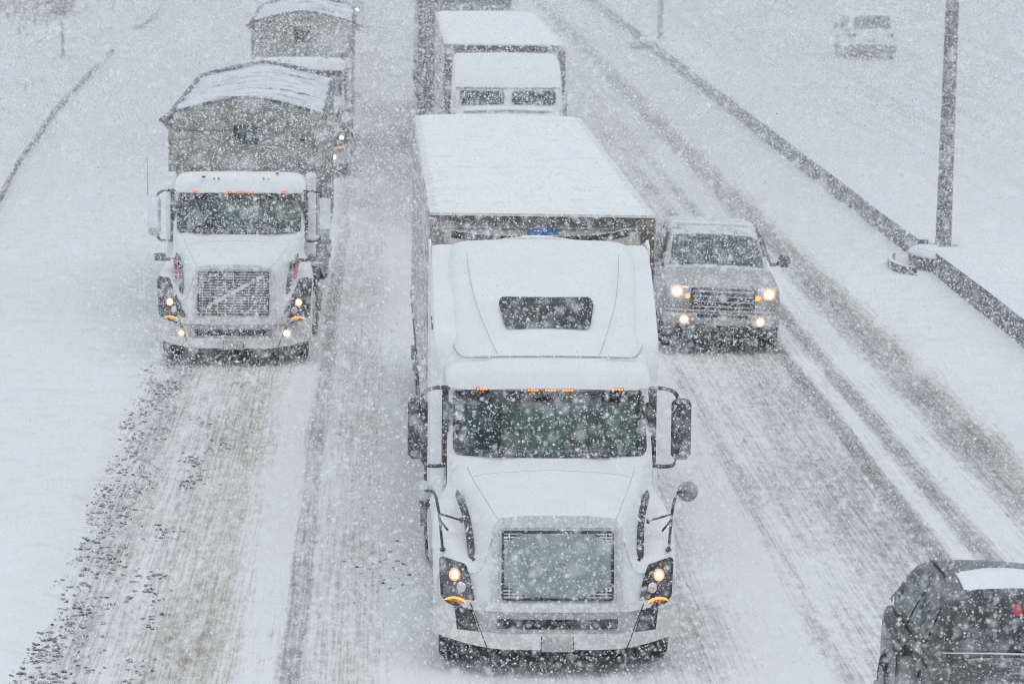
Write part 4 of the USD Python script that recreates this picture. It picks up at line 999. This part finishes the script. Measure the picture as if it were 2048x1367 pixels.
def lamp_post(label, x, y, lean, r0, H=9.6):
    base = thing("lamp_post", label, "lamp post", (x, y, 0), roll=lean)
    part(base, "pole", tube([(0, 0, .35), (0, 0, H)], [r0, r0 * .62], 16), "pole_steel")
    part(base, "base_plate", disc((0, 0, .40), r0 * 1.9, (0, 0, 1), .06, 16), "pole_steel")
    for s in (-1, 1):
        a = part(base, "arm", tube(curve([(0, 0, H - .1), (s * .8, 0, H + .25), (s * 2.0, 0, H + .35)], 8), .05, 8), "pole_steel")
        part(a, "lamp_head", bx(s * 2.3 - .35, s * 2.3 + .35, -.15, .15, H + .28, H + .40, .05), "pole_steel")
    return base


lamp_post("tall speckled steel lamp post nearest the camera, standing behind the median barrier", 11.20, 75.9, .85, .163)
lamp_post("farther lamp post at the top edge of the photo, by the median barrier", 11.42, 159.3, .6, .12)


def pedestal(label, x, y, k=1.0):
    T = thing("pole_pedestal", label, "pedestal", (x, y, 0), group=None)
    oct_ = lambda r, ry, dx=0: Polygon([(dx + r * math.cos(a), ry * math.sin(a)) for a in np.linspace(0, 2 * math.pi, 15)[:-1] + .2])
    part(T, "block", trimesh.creation.extrude_polygon(oct_(.36 * k, 1.05), .34), "concrete", smooth=30)
    caps = []
    for r, ry, z, h in ((.39, 1.1, .34, .04), (.33, .95, .38, .04), (.24, .7, .42, .03)):
        c = trimesh.creation.extrude_polygon(oct_(r * k, ry, .05), h); c.apply_translation([0, 0, z]); caps.append(c)
    part(T, "snow_cap", caps, "fresh_snow", smooth=50, label="snow lying on the pedestal")
    q = curve([(-.48 * k, -1.5, 0), (-.68 * k, -1.1, 0), (-.76 * k, -.3, 0), (-.70 * k, .5, 0), (-.56 * k, 1.1, 0)], 14)
    part(T, "kerb_ring", loft([np.array([(a - .02, b_, -.05), (a - .03, b_, .22), (a + .06, b_, .23), (a + .08, b_, -.05)]) for a, b_, _ in q]), "concrete", smooth=30)
    return T


pedestal("bulging concrete pedestal of the near lamp post, its top white with snow", 10.78, 75.1)
pedestal("small concrete pedestal of the far lamp post", 10.95, 159.1)

RAIL = [(-.08, -.2), (-.08, .25), (-.05, .30), (.05, .30), (.08, .25), (.08, -.2)]
wall_run("roadside_barrier", "low dark roadside barrier half buried in snow along the left edge", "barrier", [(-8.0, 62), (-8.5, 78), (-9.02, 89.06), (-9.47, 97.4), (-9.69, 103.9), (-10.15, 115.3), (-10.41, 125.7), (-10.58, 133.8), (-10.80, 145.3), (-10.9, 152)], RAIL, "concrete")
wall_run("roadside_barrier", "short far piece of roadside barrier curving at the top left", "barrier", [(-11.3, 171.5), (-11.0, 172.5), (-11.11, 176), (-11.2, 185.1), (-11.7, 197), (-11.95, 206), (-12.6, 225)], RAIL, "concrete")


# ------------------------------------------------------------------ bare trees and brush on the left bank
def branch(out, p, d, L, r, depth, rg):
    n = 4; pts = [p]
    for k in range(n):
        d = d + rg.normal(0, .16, 3); d /= np.linalg.norm(d); pts.append(pts[-1] + d * L / n)
    out.append(tube(pts, np.linspace(r, r * .55, n + 1), 5 if depth > 1 else 4, closed_ends=False))
    if depth:
        for k in range(rg.integers(3, 5)):
            a = pts[rg.integers(1, n + 1)]
            q = d + rg.normal(0, .62, 3); q[2] += .15; q /= np.linalg.norm(q)
            branch(out, a, q, L * rg.uniform(.5, .75), r * .5, depth - 1, rg)


def bare_tree(name, label, x, y, h, r, lean, seed, spread=1.0, n=9):
    rg = np.random.default_rng(seed)
    z = float(ground_z(np.array([x]), np.array([y]))[0]) - .1
    T = thing(name, label, "tree", (x, y, z))
    top = np.array([lean, 0, h])
    part(T, "trunk", tube(curve([(0, 0, 0), (lean * .4, .03, h * .5), top], 8), np.linspace(r, r * .6, 8), 8), "bark")
    out = []
    for k in range(n):
        a = rg.uniform(0, 6.28); d = np.array([math.cos(a) * spread, math.sin(a) * spread, rg.uniform(.2, 1.2)]); d /= np.linalg.norm(d)
        branch(out, top * rg.uniform(.82, 1.0), d, h * rg.uniform(.35, .55), r * .42, 3, rg)
    part(T, "crown", out, "bark", smooth=False)
    return T


bare_tree("bare_tree", "thin bare tree with a straight dark trunk, top left", -12.45, 147.5, 1.9, .072, -.10, 5, n=10)
bare_tree("bare_tree", "smaller leaning bare sapling left of the straight tree", -15.2, 165.5, 1.3, .05, .3, 8, n=6)
bush = []
rg = np.random.default_rng(21)
for k in range(330):
    if k < 270: x, y = rg.normal(-17.5, 1.6), rg.normal(176, 11)
    else: x, y = rg.uniform(-16, -11.8), rg.uniform(100, 170)
    z = float(ground_z(np.array([x]), np.array([y]))[0])
    hh = (rg.uniform(.25, .9) if k < 270 else rg.uniform(.08, .22))
    for q in range(7):
        a = rg.uniform(0, 6.28); s = rg.uniform(.1, .5) * hh
        bush.append(tube([(x, y, z - .03), (x + s * math.cos(a) * .5, y + s * math.sin(a) * .5, z + hh * .6), (x + s * math.cos(a), y + s * math.sin(a), z + hh * rg.uniform(.8, 1.1))], [.014, .011, .006], 3, closed_ends=False))
p = part("/World", "dry_brush", bush, "dead_brush", smooth=False)
tag(p, "dry brush poking through the snow on the left bank", "brush", kind="stuff")

# ------------------------------------------------------------------ falling snow
FLAKES, SIDE, N_PER = True, 2.0, 1000
if FLAKES:
    fp = "/World/falling_snow"
    pi = UsdGeom.PointInstancer.Define(stage, fp)
    ico = trimesh.convex.convex_hull(np.array([(1, 0, 0), (-1, 0, 0), (0, 1, 0), (0, -1, 0), (0, 0, 1), (0, 0, -1.0)]))
    paths = []
    for k in range(6):   # three blocks of fine flakes for near air, three of fewer, clumped flakes for far air
        g = np.random.default_rng(100 + k)
        N, big = (N_PER, 1.0) if k < 3 else (int(N_PER * .30), 1.75)
        c = g.uniform(-SIDE / 2, SIDE / 2, (N, 3))
        r = big * np.clip(np.exp(g.normal(math.log(.0029), .46, N)), .0013, .009)
        sc = 1.22 * r[:, None] * g.uniform(.75, 1.35, (N, 3))
        v = (ico.vertices[None] * sc[:, None] * g.uniform(.8, 1.2, (N, len(ico.vertices), 1)) + c[:, None]).reshape(-1, 3)
        f = (ico.faces[None] + (np.arange(N) * len(ico.vertices))[:, None, None]).reshape(-1, 3)
        q = f"{fp}/flakes_{k:03d}" if k else f"{fp}/flakes"
        usdkit.mesh(stage, q, (v, f), M["flake_ice"], smooth=False)
        paths.append(q)
    pos, rot, idx = [], [], []
    g = np.random.default_rng(55)
    for y in np.arange(5, 113, SIDE):
        mid, half = .034 * y, .138 * y + 2.6
        for x in np.arange(mid - half, mid + half, SIDE):
            for z in np.arange(1.0, 10.0, SIDE):
                ray = CAM_H - .129 * y
                if abs(z - ray) > .092 * y + 1.7: continue
                pos.append((x + SIDE / 2, y, z)); idx.append(int(g.integers(0, 3)) + (3 if y > 56 else 0))
                a = g.integers(0, 4) * math.pi / 4
                rot.append((math.cos(a), 0, 0, math.sin(a)))
    pi.CreatePrototypesRel().SetTargets([Sdf.Path(q) for q in paths])
    pi.CreateProtoIndicesAttr(Vt.IntArray(idx))
    pi.CreatePositionsAttr(Vt.Vec3fArray.FromNumpy(np.array(pos, np.float32)))
    pi.CreateOrientationsAttr(Vt.QuathArray([Gf.Quath(float(a), float(b), float(c), float(d)) for a, b, c, d in rot]))
    tag(fp, "thick falling snowflakes filling the air over the whole road", "snow", kind="stuff")

# ------------------------------------------------------------------ haze
HAZE = 0.0010
mat("haze_air", {"v": ("principled_volume", {"color": (0.97, 0.98, 1.0), "density": HAZE, "anisotropy": 0.2})}, [], volume="v.volume")
p = part("/World", "haze", bx(-1000, 1000, -400, 1500, -1.6, 13.0), "haze_air", smooth=False)
tag(p, "pale snowy haze over the whole road", "haze", kind="stuff")

mat("drift_air", {"v": ("principled_volume", {"color": (0.97, 0.98, 1.0), "density": 0.011, "anisotropy": 0.2})}, [], volume="v.volume")
p = part("/World", "blowing_snow", bx(-60, 60, 76.02, 420, -1.2, 3.4), "drift_air", smooth=False)
tag(p, "fine snow blowing low over the distant road", "snow", kind="stuff")
